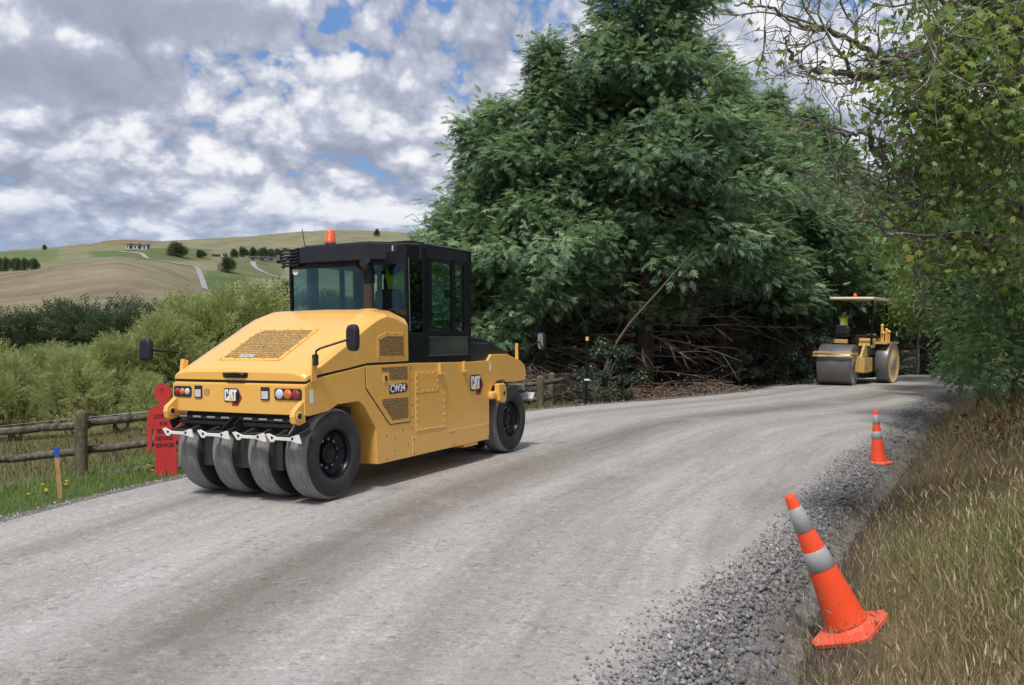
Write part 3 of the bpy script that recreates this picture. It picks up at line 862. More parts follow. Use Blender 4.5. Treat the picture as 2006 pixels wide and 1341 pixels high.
# ================================================================ people
def skin_body(name, joints, edges, mat, parent=None, root=0, sub=2):
    me = bpy.data.meshes.new(name)
    me.from_pydata([j[:3] for j in joints], edges, [])
    o = mobj(name, me, mat, parent)
    sk = o.modifiers.new('skin', 'SKIN'); sk.use_smooth_shade = True
    if not me.skin_vertices:
        return o
    for i, d in enumerate(me.skin_vertices[0].data):
        r = joints[i][3]; d.radius = (r, r) if not isinstance(r, tuple) else r
        d.use_root = (i == root)
    s = o.modifiers.new('smooth', 'SUBSURF'); s.levels = sub; s.render_levels = sub
    return o
def seated_person(label, loc, rotz, hat=None, reach=0.42, turn=0.0):
    """sits on the origin's seat plane, facing +Y; hands forward on a wheel"""
    J = [(0, 0, .09, .145), (0, .01, .25, .135), (0, .0, .42, .15), (0, 0, .54, .095), (0, .01, .60, .055), (0, .03, .70, .082), (0, .035, .79, .088), (0, .03, .86, .06),
         (-.17, 0, .50, .062), (-.25, .10, .28, .048), (-.17, reach - .10, .24, .038), (-.14, reach, .27, .034),
         (.17, 0, .50, .062), (.25, .10, .28, .048), (.17, reach - .10, .24, .038), (.14, reach, .27, .034),
         (-.10, .06, .06, .095), (-.13, .42, .08, .07), (-.13, .46, -.30, .05), (-.13, .58, -.36, .035),
         (.10, .06, .06, .095), (.13, .42, .08, .07), (.13, .46, -.30, .05), (.13, .58, -.36, .035),
         (0, .125, .735, .018)]
    for s in (-1, 1):
        for q in range(4):
            pass
    E = [(0, 1), (1, 2), (2, 3), (3, 4), (4, 5), (5, 6), (6, 7), (3, 8), (8, 9), (9, 10), (10, 11), (3, 12), (12, 13), (13, 14), (14, 15), (0, 16), (16, 17), (17, 18), (18, 19), (0, 20), (20, 21), (21, 22), (22, 23), (5, 24)]
    for s, h in ((-1, 11), (1, 15)):
        for q, (dx, ln) in enumerate(((-.03, .055), (-.01, .065), (.01, .062), (.03, .05))):
            b = len(J)
            J.append((s * .14 + dx, reach + .03, .285, .010)); J.append((s * .14 + dx, reach + .03 + ln * .7, .275, .009)); J.append((s * .14 + dx, reach + .03 + ln * .8, .245, .008))
            E += [(h, b), (b, b + 1), (b + 1, b + 2)]
        b = len(J); J.append((s * .14 - s * .045, reach + .02, .26, .010)); J.append((s * .14 - s * .06, reach + .05, .25, .008)); E += [(h, b), (b, b + 1)]
    body = skin_body('person', J, E, skin_m)
    body.location = loc; body.rotation_euler = (0, 0, rotz)
    tag(body, label, 'person')
    V = [(0, 0, .10, .162), (0, .01, .26, .152), (0, 0, .43, .168), (0, 0, .52, .12), (-.15, 0, .51, .078), (.15, 0, .51, .078)]
    skin_body('vest', V, [(0, 1), (1, 2), (2, 3), (3, 4), (3, 5)], hivis, body)
    Sl = [(0, 0, .47, .10), (-.17, 0, .50, .072), (-.25, .10, .28, .058), (-.18, reach - .12, .245, .046), (.17, 0, .50, .072), (.25, .10, .28, .058), (.18, reach - .12, .245, .046)]
    skin_body('shirt', Sl, [(0, 1), (1, 2), (2, 3), (0, 4), (4, 5), (5, 6)], navy, body)
    Tr = [(0, 0, .08, .155), (-.10, .06, .06, .108), (-.13, .42, .08, .082), (-.13, .46, -.28, .066), (.10, .06, .06, .108), (.13, .42, .08, .082), (.13, .46, -.28, .066)]
    skin_body('trousers', Tr, [(0, 1), (1, 2), (2, 3), (0, 4), (4, 5), (5, 6)], navy, body)
    h = MB().lathe([(0.0, .915), (.05, .905), (.088, .86), (.100, .80), (.098, .745), (.07, .70)], 16, 'Z', (0, .015, 0))
    h.build('hair', hair_m, body)
    for s in (-1, 1):
        MB().lathe([(0.001, -.006), (.010, -.005), (.012, 0), (.010, .005), (.001, .006)], 10, 'Y', (s * .032, .112, .775)).build('eye', logo_black, body)
        MB().lathe([(0.001, -.012), (.024, -.008), (.028, 0), (.02, .010), (.001, .012)], 10, 'X', (s * .088, .03, .755)).build('ear', skin_m, body)
    MB().box((0, .113, .695), (.045, .012, .010)).build('mouth', simple('lips', (0.38, 0.16, 0.13), 0.5), body, bevel=.004)
    if hat is not None:
        MB().lathe([(0.0, .945), (.06, .935), (.10, .88), (.108, .83), (.135, .825), (.135, .815), (.10, .815)], 20, 'Z', (0, .02, 0)).build('hard_hat', hat, body)
    return body

# ================================================================ emblem on a plane
def emblem(parent, fn, w, h, thick=0.004):
    """fn(s, t, d): s along, t up, d outwards.  w, h in metres of the black plate"""
    def plate(name, poly, d0, d1, mat):
        MB().prism(poly, lambda p, t: fn(p[0], p[1], t), d0, d1).build(name, mat, e)
    e = MB().prism([(-.47 * w, -.40 * h), (-.40 * w, -.5 * h), (.40 * w, -.5 * h), (.47 * w, -.40 * h), (.47 * w, .42 * h), (.40 * w, .5 * h), (-.40 * w, .5 * h), (-.47 * w, .42 * h)], lambda p, t: fn(p[0], p[1], t), thick, 2 * thick).build('emblem', logo_black, parent)
    plate('hexagon', [(.05 * w, -.78 * h), (.46 * w, -.78 * h), (.74 * w, -.18 * h), (.50 * w, .44 * h), (.05 * w, .44 * h)], 0.0005, thick * .7, logo_red)
    plate('hexagon_edge', [(.15 * w, -.62 * h), (.42 * w, -.62 * h), (.62 * w, -.16 * h), (.47 * w, .44 * h), (.15 * w, .44 * h)], thick * .7, thick, logo_black)
    C_ = [(0, .12), (.12, 0), (.88, 0), (1, .12), (1, .40), (.66, .40), (.66, .20), (.36, .20), (.36, .80), (.66, .80), (.66, .60), (1, .60), (1, .88), (.88, 1), (.12, 1), (0, .88)]
    A_ = [(0, 0), (.28, 1), (.72, 1), (1, 0), (.70, 0), (.5, .66), (.30, 0)]
    T_ = [(.31, 0), (.31, .77), (0, .77), (0, 1), (1, 1), (1, .77), (.69, .77), (.69, 0)]
    for nm, pl, x0, x1 in (('letter_c', C_, -.42, -.155), ('letter_a', A_, -.17, .19), ('letter_t', T_, .12, .42)):
        plate('letter', [((x0 + p[0] * (x1 - x0)) * w, (-.40 + p[1] * .82) * h) for p in pl], 2 * thick, 2.6 * thick + (0.0008 if nm == 'letter_a' else 0), logo_white)
    plate('triangle', [(-.17 * w, -.44 * h), (.20 * w, -.44 * h), (.01 * w, .0 * h)], 2 * thick, 3.1 * thick, logo_yellow)
    return e

# ================================================================ big pneumatic roller
A_H = R_(27.4939); M_R = R_(1.6115)
ROL = empty('road_roller', (0, 0, 0), 0, 'large yellow rubber tyred road roller with black glass cab on the gravel road', 'road roller')
ROL.matrix_world = Matrix.Translation((-2.8327, 10.8264, -0.0279)) @ Matrix.Rotation(-A_H, 4, 'Z') @ Matrix.Rotation(-M_R, 4, 'Y')
WH, TR, WB = 0.993, 0.5228, 4.319
def side(p, t): return (t, p[0], p[1])            # (y, z) profile, extruded across x
SIDE = [(-.505, 1.00), (-.47, .99), (-.13, 1.02), (.03, 1.08), (.42, 1.085), (.52, 1.03), (.75, .74), (.78, .295), (3.56, .29), (3.575, .91), (3.66, 1.04), (3.80, 1.13), (4.0, 1.145), (4.12, 1.10), (4.55, 1.085), (4.78, 1.10), (4.79, 1.20), (4.75, 1.33), (4.60, 1.41), (4.15, 1.525), (3.66, 1.535), (3.55, 1.45), (3.08, 1.445), (1.49, 1.49), (.59, 1.495), (-.34, 1.395), (-.505, 1.335)]
MB().prism(SIDE, side, -WH, WH).build('body', yellow, ROL, bevel=.007, seg=2)
MB().box((0, 2.15, .62), (1.2, 5.2, .5)).box((0, 0, .86), (1.7, .9, .3)).box((0, 4.3, .86), (1.7, .8, .3)).build('chassis', under, ROL)
# black joint under the bonnet
MB().prism([(-.495, 1.33), (-.34, 1.392), (.59, 1.49), (1.47, 1.487), (1.47, 1.52), (.59, 1.53), (-.34, 1.43), (-.495, 1.37)], side, -.97, .97).build('bonnet_seal', rubber, ROL)
# bonnet: sections across
def hood_section(y, zb, zt, xt=.76, drop=.10, w=WH):
    return [(-w, y, zb), (-w, y, zt - drop), (-w + .05, y, zt - drop * .55), (-xt, y, zt), (0, y, zt + .012), (xt, y, zt), (w - .05, y, zt - drop * .55), (w, y, zt - drop), (w, y, zb)]
secs = [hood_section(-.515, 1.368, 1.455, .80, .05, .975), hood_section(-.485, 1.37, 1.492, .80, .075), hood_section(-.33, 1.428, 1.572, .78, .09), hood_section(.20, 1.478, 1.836, .76), hood_section(.60, 1.525, 2.035, .75), hood_section(.80, 1.525, 2.125, .74), hood_section(.92, 1.522, 2.160, .74), hood_section(1.02, 1.521, 2.172, .73, .09), hood_section(1.20, 1.52, 2.172, .72, .12), hood_section(1.47, 1.518, 2.16, .70, .19)]
V = [p for s in secs for p in s]; n9 = 9; F = []
for i in range(len(secs) - 1):
    for j in range(n9 - 1):
        F.append((i * n9 + j, i * n9 + j + 1, (i + 1) * n9 + j + 1, (i + 1) * n9 + j))
    F.append((i * n9 + n9 - 1, i * n9, (i + 1) * n9, (i + 1) * n9 + n9 - 1))
F.append(tuple(range(n9))); F.append(tuple(range((len(secs) - 1) * n9, len(secs) * n9)))
bon = MB().add(V, F, smooth=False).build('bonnet', yellow, ROL, bevel=.007, seg=2)
hoodz = lambda y: float(np.interp(y, [-.33, .20, .60, .80], [1.572, 1.836, 2.035, 2.125])) + .010
# bonnet grille
def hood_pt(x, y, d):
    n = Vector((0, -.5, 1)).normalized()
    return (x, y + n.y * d, hoodz(y) + n.z * d)
y0, y1, gx0, gx1 = -.275, .345, -.425, .405
gr = MB().prism([(gx0 - .05, y0 - .045), (gx1 + .05, y0 - .045), (gx1 + .05, y1 + .04), (gx0 - .05, y1 + .04)], lambda p, t: hood_pt(p[0], p[1], t), -.004, .007).build('grille', yellow, ROL, bevel=.003)
MB().prism([(gx0, y0), (gx1, y0), (gx1, y1 - .02), (gx1 - .03, y1), (gx0 + .06, y1), (gx0, y1 - .08)], lambda p, t: hood_pt(p[0], p[1], t), .0, .0105).build('mesh', perf, gr)
bolt_me = MB().lathe([(0.0, .007), (.007, .006), (.011, .002), (.011, 0)], 8).mesh('bolt')
bolt_me.materials.append(yellow)
bolt_d = bolt_me.copy(); bolt_d.materials.clear(); bolt_d.materials.append(darkmetal)
bolt_s = bolt_me.copy(); bolt_s.materials.clear(); bolt_s.materials.append(steel)
def bolt(p, nrm, parent, me=bolt_me, s=1.0, name='bolt'):
    o = mobj(name, me, None, parent); o.location = p
    o.rotation_euler = Vector(nrm).to_track_quat('Z', 'Y').to_euler(); o.scale = (s, s, s); return o
for i in range(5):
    f = i / 4
    for yy in (y0 - .022, y1 + .02):
        bolt(hood_pt(gx0 - .02 + f * (gx1 - gx0 + .04), yy, .007), (0, -.45, .9), gr, bolt_d, .8)
for i in range(1, 4):
    for xx in (gx0 - .025, gx1 + .025):
        bolt(hood_pt(xx, y0 + i / 4 * (y1 - y0), .007), (0, -.45, .9), gr, bolt_d, .8)
pl = MB().prism([(-.20, -.262), (.0, -.262), (.0, -.205), (-.20, -.205)], lambda p, t: hood_pt(p[0], p[1], t), .0108, .0125).build('number_plate', sticker, gr)
tm = text_mesh('09A87', .068, .002)
o = mobj('number', tm, simple('plate_blue_lettering', (0.12, 0.15, 0.22), 0.5), pl)
o.matrix_local = Matrix.Translation(hood_pt(-.10, -.236, .0135)) @ Matrix.Rotation(math.atan(.5), 4, 'X')
# bonnet handle in its recess
hd = MB().prism([(-.19, 1.395), (.15, 1.395), (.17, 1.415), (.17, 1.455), (-.21, 1.455), (-.21, 1.415)], lambda p, t: (p[0] - .0, t, p[1]), -.522, -.512).build('handle_recess', charcoal, ROL, bevel=.004)
MB().tube([(-.155, -.53, 1.425), (-.13, -.55, 1.437), (0, -.556, 1.441), (.10, -.55, 1.437), (.125, -.53, 1.425)], .019, 8).build('handle', black, hd)
# exhaust
ex = MB().tube([(.50, 1.32, 2.10), (.50, 1.32, 2.52)], .068, 16).build('exhaust_pipe', simple('rusty_exhaust', (0.05, 0.038, 0.032), .6, .2, var=.3, scale=12), ROL)
MB().tube([(.50, 1.32, 2.52), (.50, 1.32, 2.66), (.50, 1.29, 2.75), (.50, 1.24, 2.79)], .078, 16).build('tip', black, ex)
MB().lathe([(.13, 2.155), (.13, 2.178), (.075, 2.19)], 20, 'Z', (.50, 1.32, 0)).build('collar', yellow, ex)
# rear bumper plate and its furniture
bm_ = MB().prism([(-WH, 1.0), (WH, 1.0), (WH, 1.325), (-WH, 1.325)], lambda p, t: (p[0], t, p[1]), -.532, -.506).build('bumper', yellow, ROL, bevel=.006)
def lamp_cluster(x0, x1, order, name='tail_lamp'):
    b = MB().prism([(x0, 1.185), (x0 + .02, 1.165), (x1 - .02, 1.165), (x1, 1.185), (x1, 1.27), (x1 - .02, 1.29), (x0 + .02, 1.29), (x0, 1.27)], lambda p, t: (p[0], t, p[1]), -.545, -.53).build(name, rubber, bm_, bevel=.004)
    w = (x1 - x0 - .03) / 3
    for i, m in enumerate(order):
        cx = x0 + .015 + w * (i + .5)
        MB().lathe([(0.0, -.566), (w * .30, -.563), (w * .46, -.553), (w * .48, -.544)], 20, 'Y', (cx, 0, 1.2275)).build('lens', m, b)
        
lamp_cluster(-.965, -.685, [lens_red, lens_amber, lens_clear])
lamp_cluster(.575, .955, [lens_clear, lens_amber, lens_red])
for x0, x1 in ((-.635, -.515), (.375, .50)):
    b = MB().prism([(x0, 1.155), (x1, 1.155), (x1, 1.30), (x0, 1.30)], lambda p, t: (p[0], t, p[1]), -.542, -.53).build('work_lamp', rubber, bm_, bevel=.004)
    MB().prism([(x0 + .02, 1.168), (x1 - .012, 1.168), (x1 - .012, 1.255), (x0 + .02, 1.255)], lambda p, t: (p[0], t, p[1]), -.556, -.541).build('lens', lens_clear, b, bevel=.006)
for x, h in ((-.475, .07), (-.445, .095), (-.415, .07)):
    MB().box((x, -.533, 1.225), (.008, .004, h)).build('sound_slot', under, bm_)
emblem(bm_, lambda s, t, d: (-.07 + s, -.532 - d, 1.20 + t), .22, .155)
for s in (-1, 1):
    lug = MB().prism([(-.03, 1.17), (-.10, 1.15), (-.30, 1.06), (-.33, 1.0), (-.30, .925), (-.2, .90), (-.03, .925)], lambda p, t: (s * (WH - .045 + t) if True else 0, -.49 + p[0] * .62, p[1]), -.035, .035).build('lifting_lug', yellow, ROL, bevel=.008)
    MB().lathe([(.052, -.042), (.052, .042), (.030, .042), (.030, -.042), (.052, -.042)], 18, 'X', (s * (WH - .045), -.49 - .20 * .62, 1.0)).build('eye', yellow, lug)
    MB().tube([(s * (WH - .045) - .0435, -.49 - .20 * .62, 1.0), (s * (WH - .045) + .0435, -.49 - .20 * .62, 1.0)], .0305, 16).build('hole', under, lug)
MB().box((WH + .001, -.42, 1.20), (.003, .055, .14)).build('sticker', sticker, ROL)
st_ = text_mesh('!', .05, .002); 
MB().box((WH + .001, 3.62, 1.36), (.003, .05, .13)).build('sticker', sticker, ROL)
# front upper cowl
MB().prism([(3.08, 1.43), (3.08, 1.80), (3.40, 1.795), (3.72, 1.765), (4.40, 1.565), (4.74, 1.38), (4.70, 1.30)], side, -.86, .86).build('cowl', charcoal, ROL, bevel=.02, seg=3)
MB().prism([(3.08, 1.44), (3.56, 1.45), (3.64, 1.50), (3.66, 1.70), (3.08, 1.74)], side, -.955, .955).build('cowl_shoulder', charcoal, ROL, bevel=.02)
for s in (-1, 1): MB().box((s * .80, 4.80, 1.22), (.16, .03, .10)).build('head_lamp', lens_clear, ROL, bevel=.006)
# side door with mesh panels
X1 = WH
def plane_r(s, t, d): return (X1 + d, s, t)
def plate(name, poly, mat, d0, d1, parent, bevel=.003):
    return MB().prism(poly, lambda p, t: plane_r(p[0], p[1], t), d0, d1).build(name, mat, parent, bevel=bevel)
plate('door_gap', [(.545, 1.48), (.552, 1.225), (1.035, .745), (1.49, .738), (1.49, 1.48)], rubber, -.004, .0015, ROL, 0)
door = plate('side_door', [(.560, 1.478), (.566, 1.232), (1.043, .757), (1.478, .750), (1.478, 1.478)], yellow, -.002, .007, ROL)
plate('mesh', [(.87, 1.462), (1.43, 1.455), (1.43, 1.285), (1.04, 1.30), (1.04, 1.40), (.87, 1.415)], perf, .004, .009, door, 0)
plate('mesh', [(.88, 1.075), (1.44, 1.062), (1.44, .80), (1.09, .802), (.88, 1.02)], perf, .004, .009, door, 0)
lt = plate('latch', [(.91, 1.275), (1.00, 1.275), (1.00, 1.375), (.91, 1.375)], yellow, .006, .014, door)
plate('latch_pull', [(.935, 1.295), (.98, 1.295), (.98, 1.355), (.935, 1.355)], charcoal, .013, .017, lt, .002)
# model number
tmat = Matrix(((0, 0, 1, X1 + .0105), (1, 0, 0, 1.21), (0, 1, 0, 1.185), (0, 0, 0, 1)))
nm = plate('model_badge', [(1.03, 1.125), (1.38, 1.13), (1.435, 1.19), (1.385, 1.25), (1.03, 1.235)], logo_black, .006, .0085, door, 0)
plate('badge_edge', [(1.36, 1.128), (1.395, 1.132), (1.445, 1.19), (1.395, 1.252), (1.36, 1.248), (1.40, 1.19)], logo_red, .0085, .0098, nm, 0)
t_ = text_mesh('CW34', .128, .0035, .0015, sx=.93); o = mobj('letters', t_, logo_white, nm); o.matrix_local = tmat
# upper bonnet mesh on this side (the bonnet wall there)
gp = plate('side_grille', [(.80, 1.57), (1.40, 1.555), (1.385, 1.875), (.99, 1.89), (.80, 1.835)], yellow, -.001, .006, ROL)
plate('mesh', [(.84, 1.605), (1.36, 1.59), (1.35, 1.835), (1.00, 1.845), (.84, 1.795)], perf, .004, .009, gp, 0)
for p in ((.83, 1.585), (1.10, 1.58), (1.38, 1.575), (1.365, 1.86), (1.18, 1.868), (1.0, 1.872), (.82, 1.80)): bolt((X1 + .006, *p), (1, 0, 0), gp, bolt_d, .8)
# bolted cover, skirts
cv = plate('side_cover', [(1.61, .60), (2.34, .585), (2.34, 1.075), (2.17, 1.08), (2.17, 1.365), (1.61, 1.375)], yellow, -.001, .0075, ROL)
plate('cover_joint', [(1.61, 1.088), (2.17, 1.078), (2.17, 1.083), (1.61, 1.093)], under, .0065, .0085, cv, 0)
for k_ in range(9):
    bolt((X1 + .008, 1.65 + k_ * .083, .62 - k_ * .0015), (1, 0, 0), cv, bolt_me, 1.2)
for k_ in range(5):
    bolt((X1 + .008, 2.315, .68 + k_ * .09), (1, 0, 0), cv, bolt_me, 1.2); bolt((X1 + .008, 1.64, .68 + k_ * .085), (1, 0, 0), cv, bolt_me, 1.2)
for k_ in range(5):
    bolt((X1 + .008, 1.66 + k_ * .12, 1.35 - k_ * .003), (1, 0, 0), cv, bolt_me, 1.2); bolt((X1 + .008, 1.66 + k_ * .12, 1.115), (1, 0, 0), cv, bolt_me, 1.2)
for k_ in range(3):
    bolt((X1 + .008, 2.145, 1.15 + k_ * .08), (1, 0, 0), cv, bolt_me, 1.2); bolt((X1 + .008, 1.64, 1.16 + k_ * .08), (1, 0, 0), cv, bolt_me, 1.2)
sk = plate('skirt', [(1.53, .302), (2.52, .300), (2.52, .535), (1.53, .545)], yellow, -.001, .006, ROL)
sk2 = plate('skirt', [(2.53, .300), (3.545, .298), (3.545, .53), (2.53, .534)], yellow, -.001, .006, ROL)
for p in ((1.56, .33), (1.56, .51), (2.49, .33), (2.49, .50)): bolt((X1 + .006, *p), (1, 0, 0), sk, bolt_d, .9)
for p in ((2.56, .33), (2.56, .50), (3.52, .33), (3.52, .50)): bolt((X1 + .006, *p), (1, 0, 0), sk2, bolt_d, .9)
for p in ((1.53, 1.43), (1.535, 1.27), (1.54, 1.10), (1.545, .95), (1.545, .80), (1.545, .66), (.97, .62), (1.15, .57), (1.32, .66), (1.14, .42), (.98, .33), (1.44, .46)): bolt((X1, *p), (1, 0, 0), ROL, bolt_d, .9)
MB().box((X1 - .12, 3.05, .27), (.22, .38, .05)).build('step_plate', yellow, ROL, bevel=.01)
for yy in (2.20, 2.83):
    MB().box((X1 + .018, yy, 1.39), (.036, .055, .15)).box((X1 + .02, yy + .03, 1.32), (.04, .11, .03)).build('grab_hook', yellow, ROL, bevel=.006)
emblem(ROL, lambda s, t, d: (X1 + d, 3.165 + s, 1.145 + t), .31, .225)
# front tow eye
te = MB().prism([(3.68, 1.10), (3.86, 1.10), (3.92, 1.04), (3.92, .84), (3.86, .80), (3.70, .84)], side, X1 + .02, X1 + .11).build('tow_eye', yellow, ROL, bevel=.02, seg=3)
MB().box((X1 - .01, 3.66, .93), (.16, .22, .12)).build('boss', yellow, te, bevel=.04, seg=3)
MB().lathe([(0.0, .112), (.035, .112)], 16, 'X', (X1, 3.84, .95)).build('hole', under, te)
fb = MB().box((.93, 4.60, 1.55), (.05, .03, .26)).build('mirror_bracket', yellow, ROL, bevel=.006)
# wheels
tp = []
wT = .175
for r, x in ((.285, -.150), (.30, -.165), (.36, -.172), (.43, -.168), (.485, -.150), (.512, -.118), (TR, -.075)): tp.append((r, x))
prof = tp + [(r, -x) for r, x in reversed(tp)]
tyre_mb = MB()
tyre_mb.lathe(prof, 64, 'X')
tyre_me = tyre_mb.mesh('tyre'); tyre_me.materials.append(tyre_m); tyre_me.materials.append(tread_m)
for p in tyre_me.polygons:
    c = p.center
    if math.hypot(c.y, c.z) > .495: p.material_index = 1
rim_me = MB().lathe([(.290, -.150), (.297, .150), (.283, .158), (.272, .150), (.262, .10), (.25, .055), (.20, .035), (.195, .02), (.11, .015), (.0, .015)], 48, 'X').mesh('rim'); rim_me.materials.append(black)
hub_me = MB().lathe([(.13, .015), (.13, .075), (.115, .09), (.05, .095), (.0, .095)], 32, 'X').mesh('hub'); hub_me.materials.append(black)
nut_me = MB().lathe([(.017, .015), (.017, .048), (.010, .056), (0, .056)], 6, 'X').mesh('wheel_nut'); nut_me.materials.append(steel)
def wheel(x, y, outer):
    w = mobj('wheel', tyre_me, None, ROL); w.location = (x, y, TR)
    r = mobj('rim', rim_me, None, w); h = mobj('hub', hub_me, None, w)
    if outer < 0: r.scale = h.scale = (-1, 1, 1)
    for q in range(10):
        a = 2 * pi * q / 10 + .2
        nnt = mobj('wheel_nut', nut_me, None, w); nnt.location = (0, .165 * math.cos(a), .165 * math.sin(a))
        if outer < 0: nnt.scale = (-1, 1, 1)
for yy in (0, WB):
    for i, x in enumerate((-.815, -.272, .272, .815)):
        wheel(x, yy, -1 if i < 2 else 1)
# scrapers behind the rear tyres
for i, x in enumerate((-.69, -.14, .39, .87)):
    w2, zz_ = .235, .775
    a = MB().prism([(-w2, .035), (-w2 + .04, .045), (-.09, .012), (.09, .012), (w2 - .04, .045), (w2 - .015, .045), (w2 + .02, -.045), (w2 - .02, -.045), (.10, -.022), (-.10, -.022), (-w2 + .11, -.045), (-w2 + .07, -.045)], lambda p, t: (x + p[0], -.74 - t + .02 * p[1], zz_ + p[1]), 0, .022).build('scraper', white_p, ROL, bevel=.004)
    for s in (-.14, .14):
        bolt((x + s, -.762, zz_ + .004), (0, -1, 0), a, bolt_d, 1.5)
    MB().box((x - .12, -.60, .80), (.04, .30, .05), (.25, 0, 0)).box((x + .12, -.60, .80), (.04, .30, .05), (.25, 0, 0)).box((x, -.66, .79), (.34, .10, .02)).build('scraper_arm', under, ROL)
for x0 in (-.48, .52):
    sf = MB().box((x0, -.52, .93), (.92, .05, .03)).box((x0, -.46, .88), (.80, .18, .04)).box((x0 - .44, -.56, .88), (.012, .16, .11), (.5, 0, 0)).box((x0 + .44, -.60, .86), (.012, .22, .10), (.6, 0, 0)).build('scraper_frame', darkmetal, ROL)
    for q in range(4):
        MB().tube([(x0 - .38 + q * .22, -.553, .94), (x0 - .26 + q * .22, -.553, .94)], .014, 8).build('spring', steel, sf)
MB().box((WH - .10, -.60, .87), (.012, .20, .03), (.75, .0, .0)).build('tie_bar', steel, ROL)
MB().box((0, -.30, .90), (1.6, .35, .12)).build('water_tray', under, ROL)
# front scrapers
for x in (.45, .86):
    MB().prism([(-.16, -.05), (.16, -.05), (.18, .05), (-.18, .05)], lambda p, t: (x + p[0], 4.98 + t + .3 * p[1], .83 + p[1]), 0, .02).build('scraper', white_p, ROL, bevel=.004)
MB().box((.70, 4.88, .95), (.42, .02, .12), (.3, 0, 0)).build('front_plate', white_p, ROL, bevel=.004)
MB().box((.66, 4.80, .90), (.5, .3, .04)).build('scraper_frame', under, ROL)
# mirrors
def mirror(base, elbow, c, w, h, facing, wig=0.0):
    arm = MB().tube([base, elbow, tuple(Vector(elbow).lerp(Vector(c), .12) + Vector((0, 0, .012))), c], .0125, 8).build('mirror_arm', black, ROL)
    pl2 = []
    for i in range(20):
        a = 2 * pi * i / 20; ca, sa = math.cos(a), math.sin(a)
        pl2.append((w / 2 * math.copysign(abs(ca) ** .55, ca), h / 2 * math.copysign(abs(sa) ** .55, sa)))
    hs = MB()
    n = 20; V = []
    for sc, d in ((.72, -.055), (.93, -.04), (1.0, -.005), (1.0, .012), (.94, .014)):
        V += [(p[0] * sc, d * facing, p[1] * sc) for p in pl2]
    F = [tuple(range(n))] + [tuple(range(4 * n, 5 * n))] + [(k_ * n + i, k_ * n + (i + 1) % n, (k_ + 1) * n + (i + 1) % n, (k_ + 1) * n + i) for k_ in range(4) for i in range(n)]
    hs.add(V, F)
    m = hs.build('mirror', charcoal, ROL, bevel=.004)
    m.location = c; m.rotation_euler = (0, 0, wig)
    g = MB().prism([(p[0] * .90, p[1] * .90) for p in pl2], lambda p, t: (p[0], t * facing, p[1]), .0142, .0165).build('mirror_glass', mirror_m, m)
    return m
mirror((WH + .04, -.40, 1.62), (WH + .06, -.40, 1.70), (1.335, -.11, 1.835), .17, .30, 1, -.15)
mirror((-WH - .0, -.36, 1.49), (-WH - .03, -.36, 1.665), (-1.50, -.46, 1.71), .17, .28, 1, .2)
mirror((WH - .05, 4.60, 1.62), (WH + .05, 4.62, 1.58), (1.30, 4.72, 1.71), .15, .27, -1, -.45)
MB().prism([(-.44, 1.36), (-.35, 1.36), (-.33, 1.60), (-.42, 1.62)], side, WH + .002, WH + .018).build('mirror_bracket', yellow, ROL, bevel=.004)
MB().box((WH + .03, -.385, 1.60), (.05, .06, .12)).build('mirror_pivot', rubber, ROL, bevel=.008)
MB().prism([(-.42, 1.33), (-.34, 1.33), (-.30, 1.58), (-.38, 1.60)], side, -WH - .03, -WH + .02).build('mirror_bracket', yellow, ROL, bevel=.006)

# ---- cab
CW = .965
cab = mobj('cab', MB().prism([(1.51, 1.47), (3.10, 1.445), (3.12, 1.86), (1.50, 1.88)], side, -CW, CW).mesh('cab'), black, ROL)
b_ = cab.modifiers.new('bevel', 'BEVEL'); b_.width = .01; b_.segments = 2
def post(a, b2, w, d, name='pillar'):
    a, b2 = Vector(a), Vector(b2); m = MB()
    dx, dy = w / 2, d / 2
    V = [a + Vector(q) for q in ((-dx, -dy, 0), (dx, -dy, 0), (dx, dy, 0), (-dx, dy, 0))] + [b2 + Vector(q) for q in ((-dx, -dy, 0), (dx, -dy, 0), (dx, dy, 0), (-dx, dy, 0))]
    return m.add(V, [(0, 1, 2, 3), (4, 5, 6, 7), (0, 1, 5, 4), (1, 2, 6, 5), (2, 3, 7, 6), (3, 0, 4, 7)]).build(name, black, cab, bevel=.006)
for s in (-1, 1):
    post((s * (CW - .035), 1.925, 1.86), (s * (CW - .035), 1.92, 3.0), .07, .12)
    post((s * (CW - .03), 3.06, 1.84), (s * (CW - .03), 3.10, 3.0), .06, .10)
    post((s * (CW - .02), 1.525, 1.86), (s * (CW - .02), 1.515, 2.9), .035, .05)
    MB().prism([(1.52, 2.80), (3.14, 2.82), (3.14, 3.01), (1.52, 3.01)], side, s * (CW - .012), s * (CW - .075)).build('header', black, cab)
    MB().prism([(1.98, 1.86), (3.02, 1.84), (3.02, 1.885), (1.98, 1.905)], side, s * (CW + .008), s * (CW - .05)).build('door_sill', black, cab, bevel=.004)
MB().box((0, 1.545, 1.93), (1.86, .04, .12)).box((0, 1.535, 2.84), (1.88, .05, .16)).build('rear_frame', black, cab)
MB().box((0, 3.10, 1.95), (1.86, .05, .20)).box((0, 3.12, 2.86), (1.86, .05, .22)).build('front_frame', black, cab)
post((-.22, 3.10, 2.0), (-.22, 3.12, 2.85), .06, .05); post((-.62, 3.10, 2.0), (-.62, 3.12, 2.85), .06, .05)
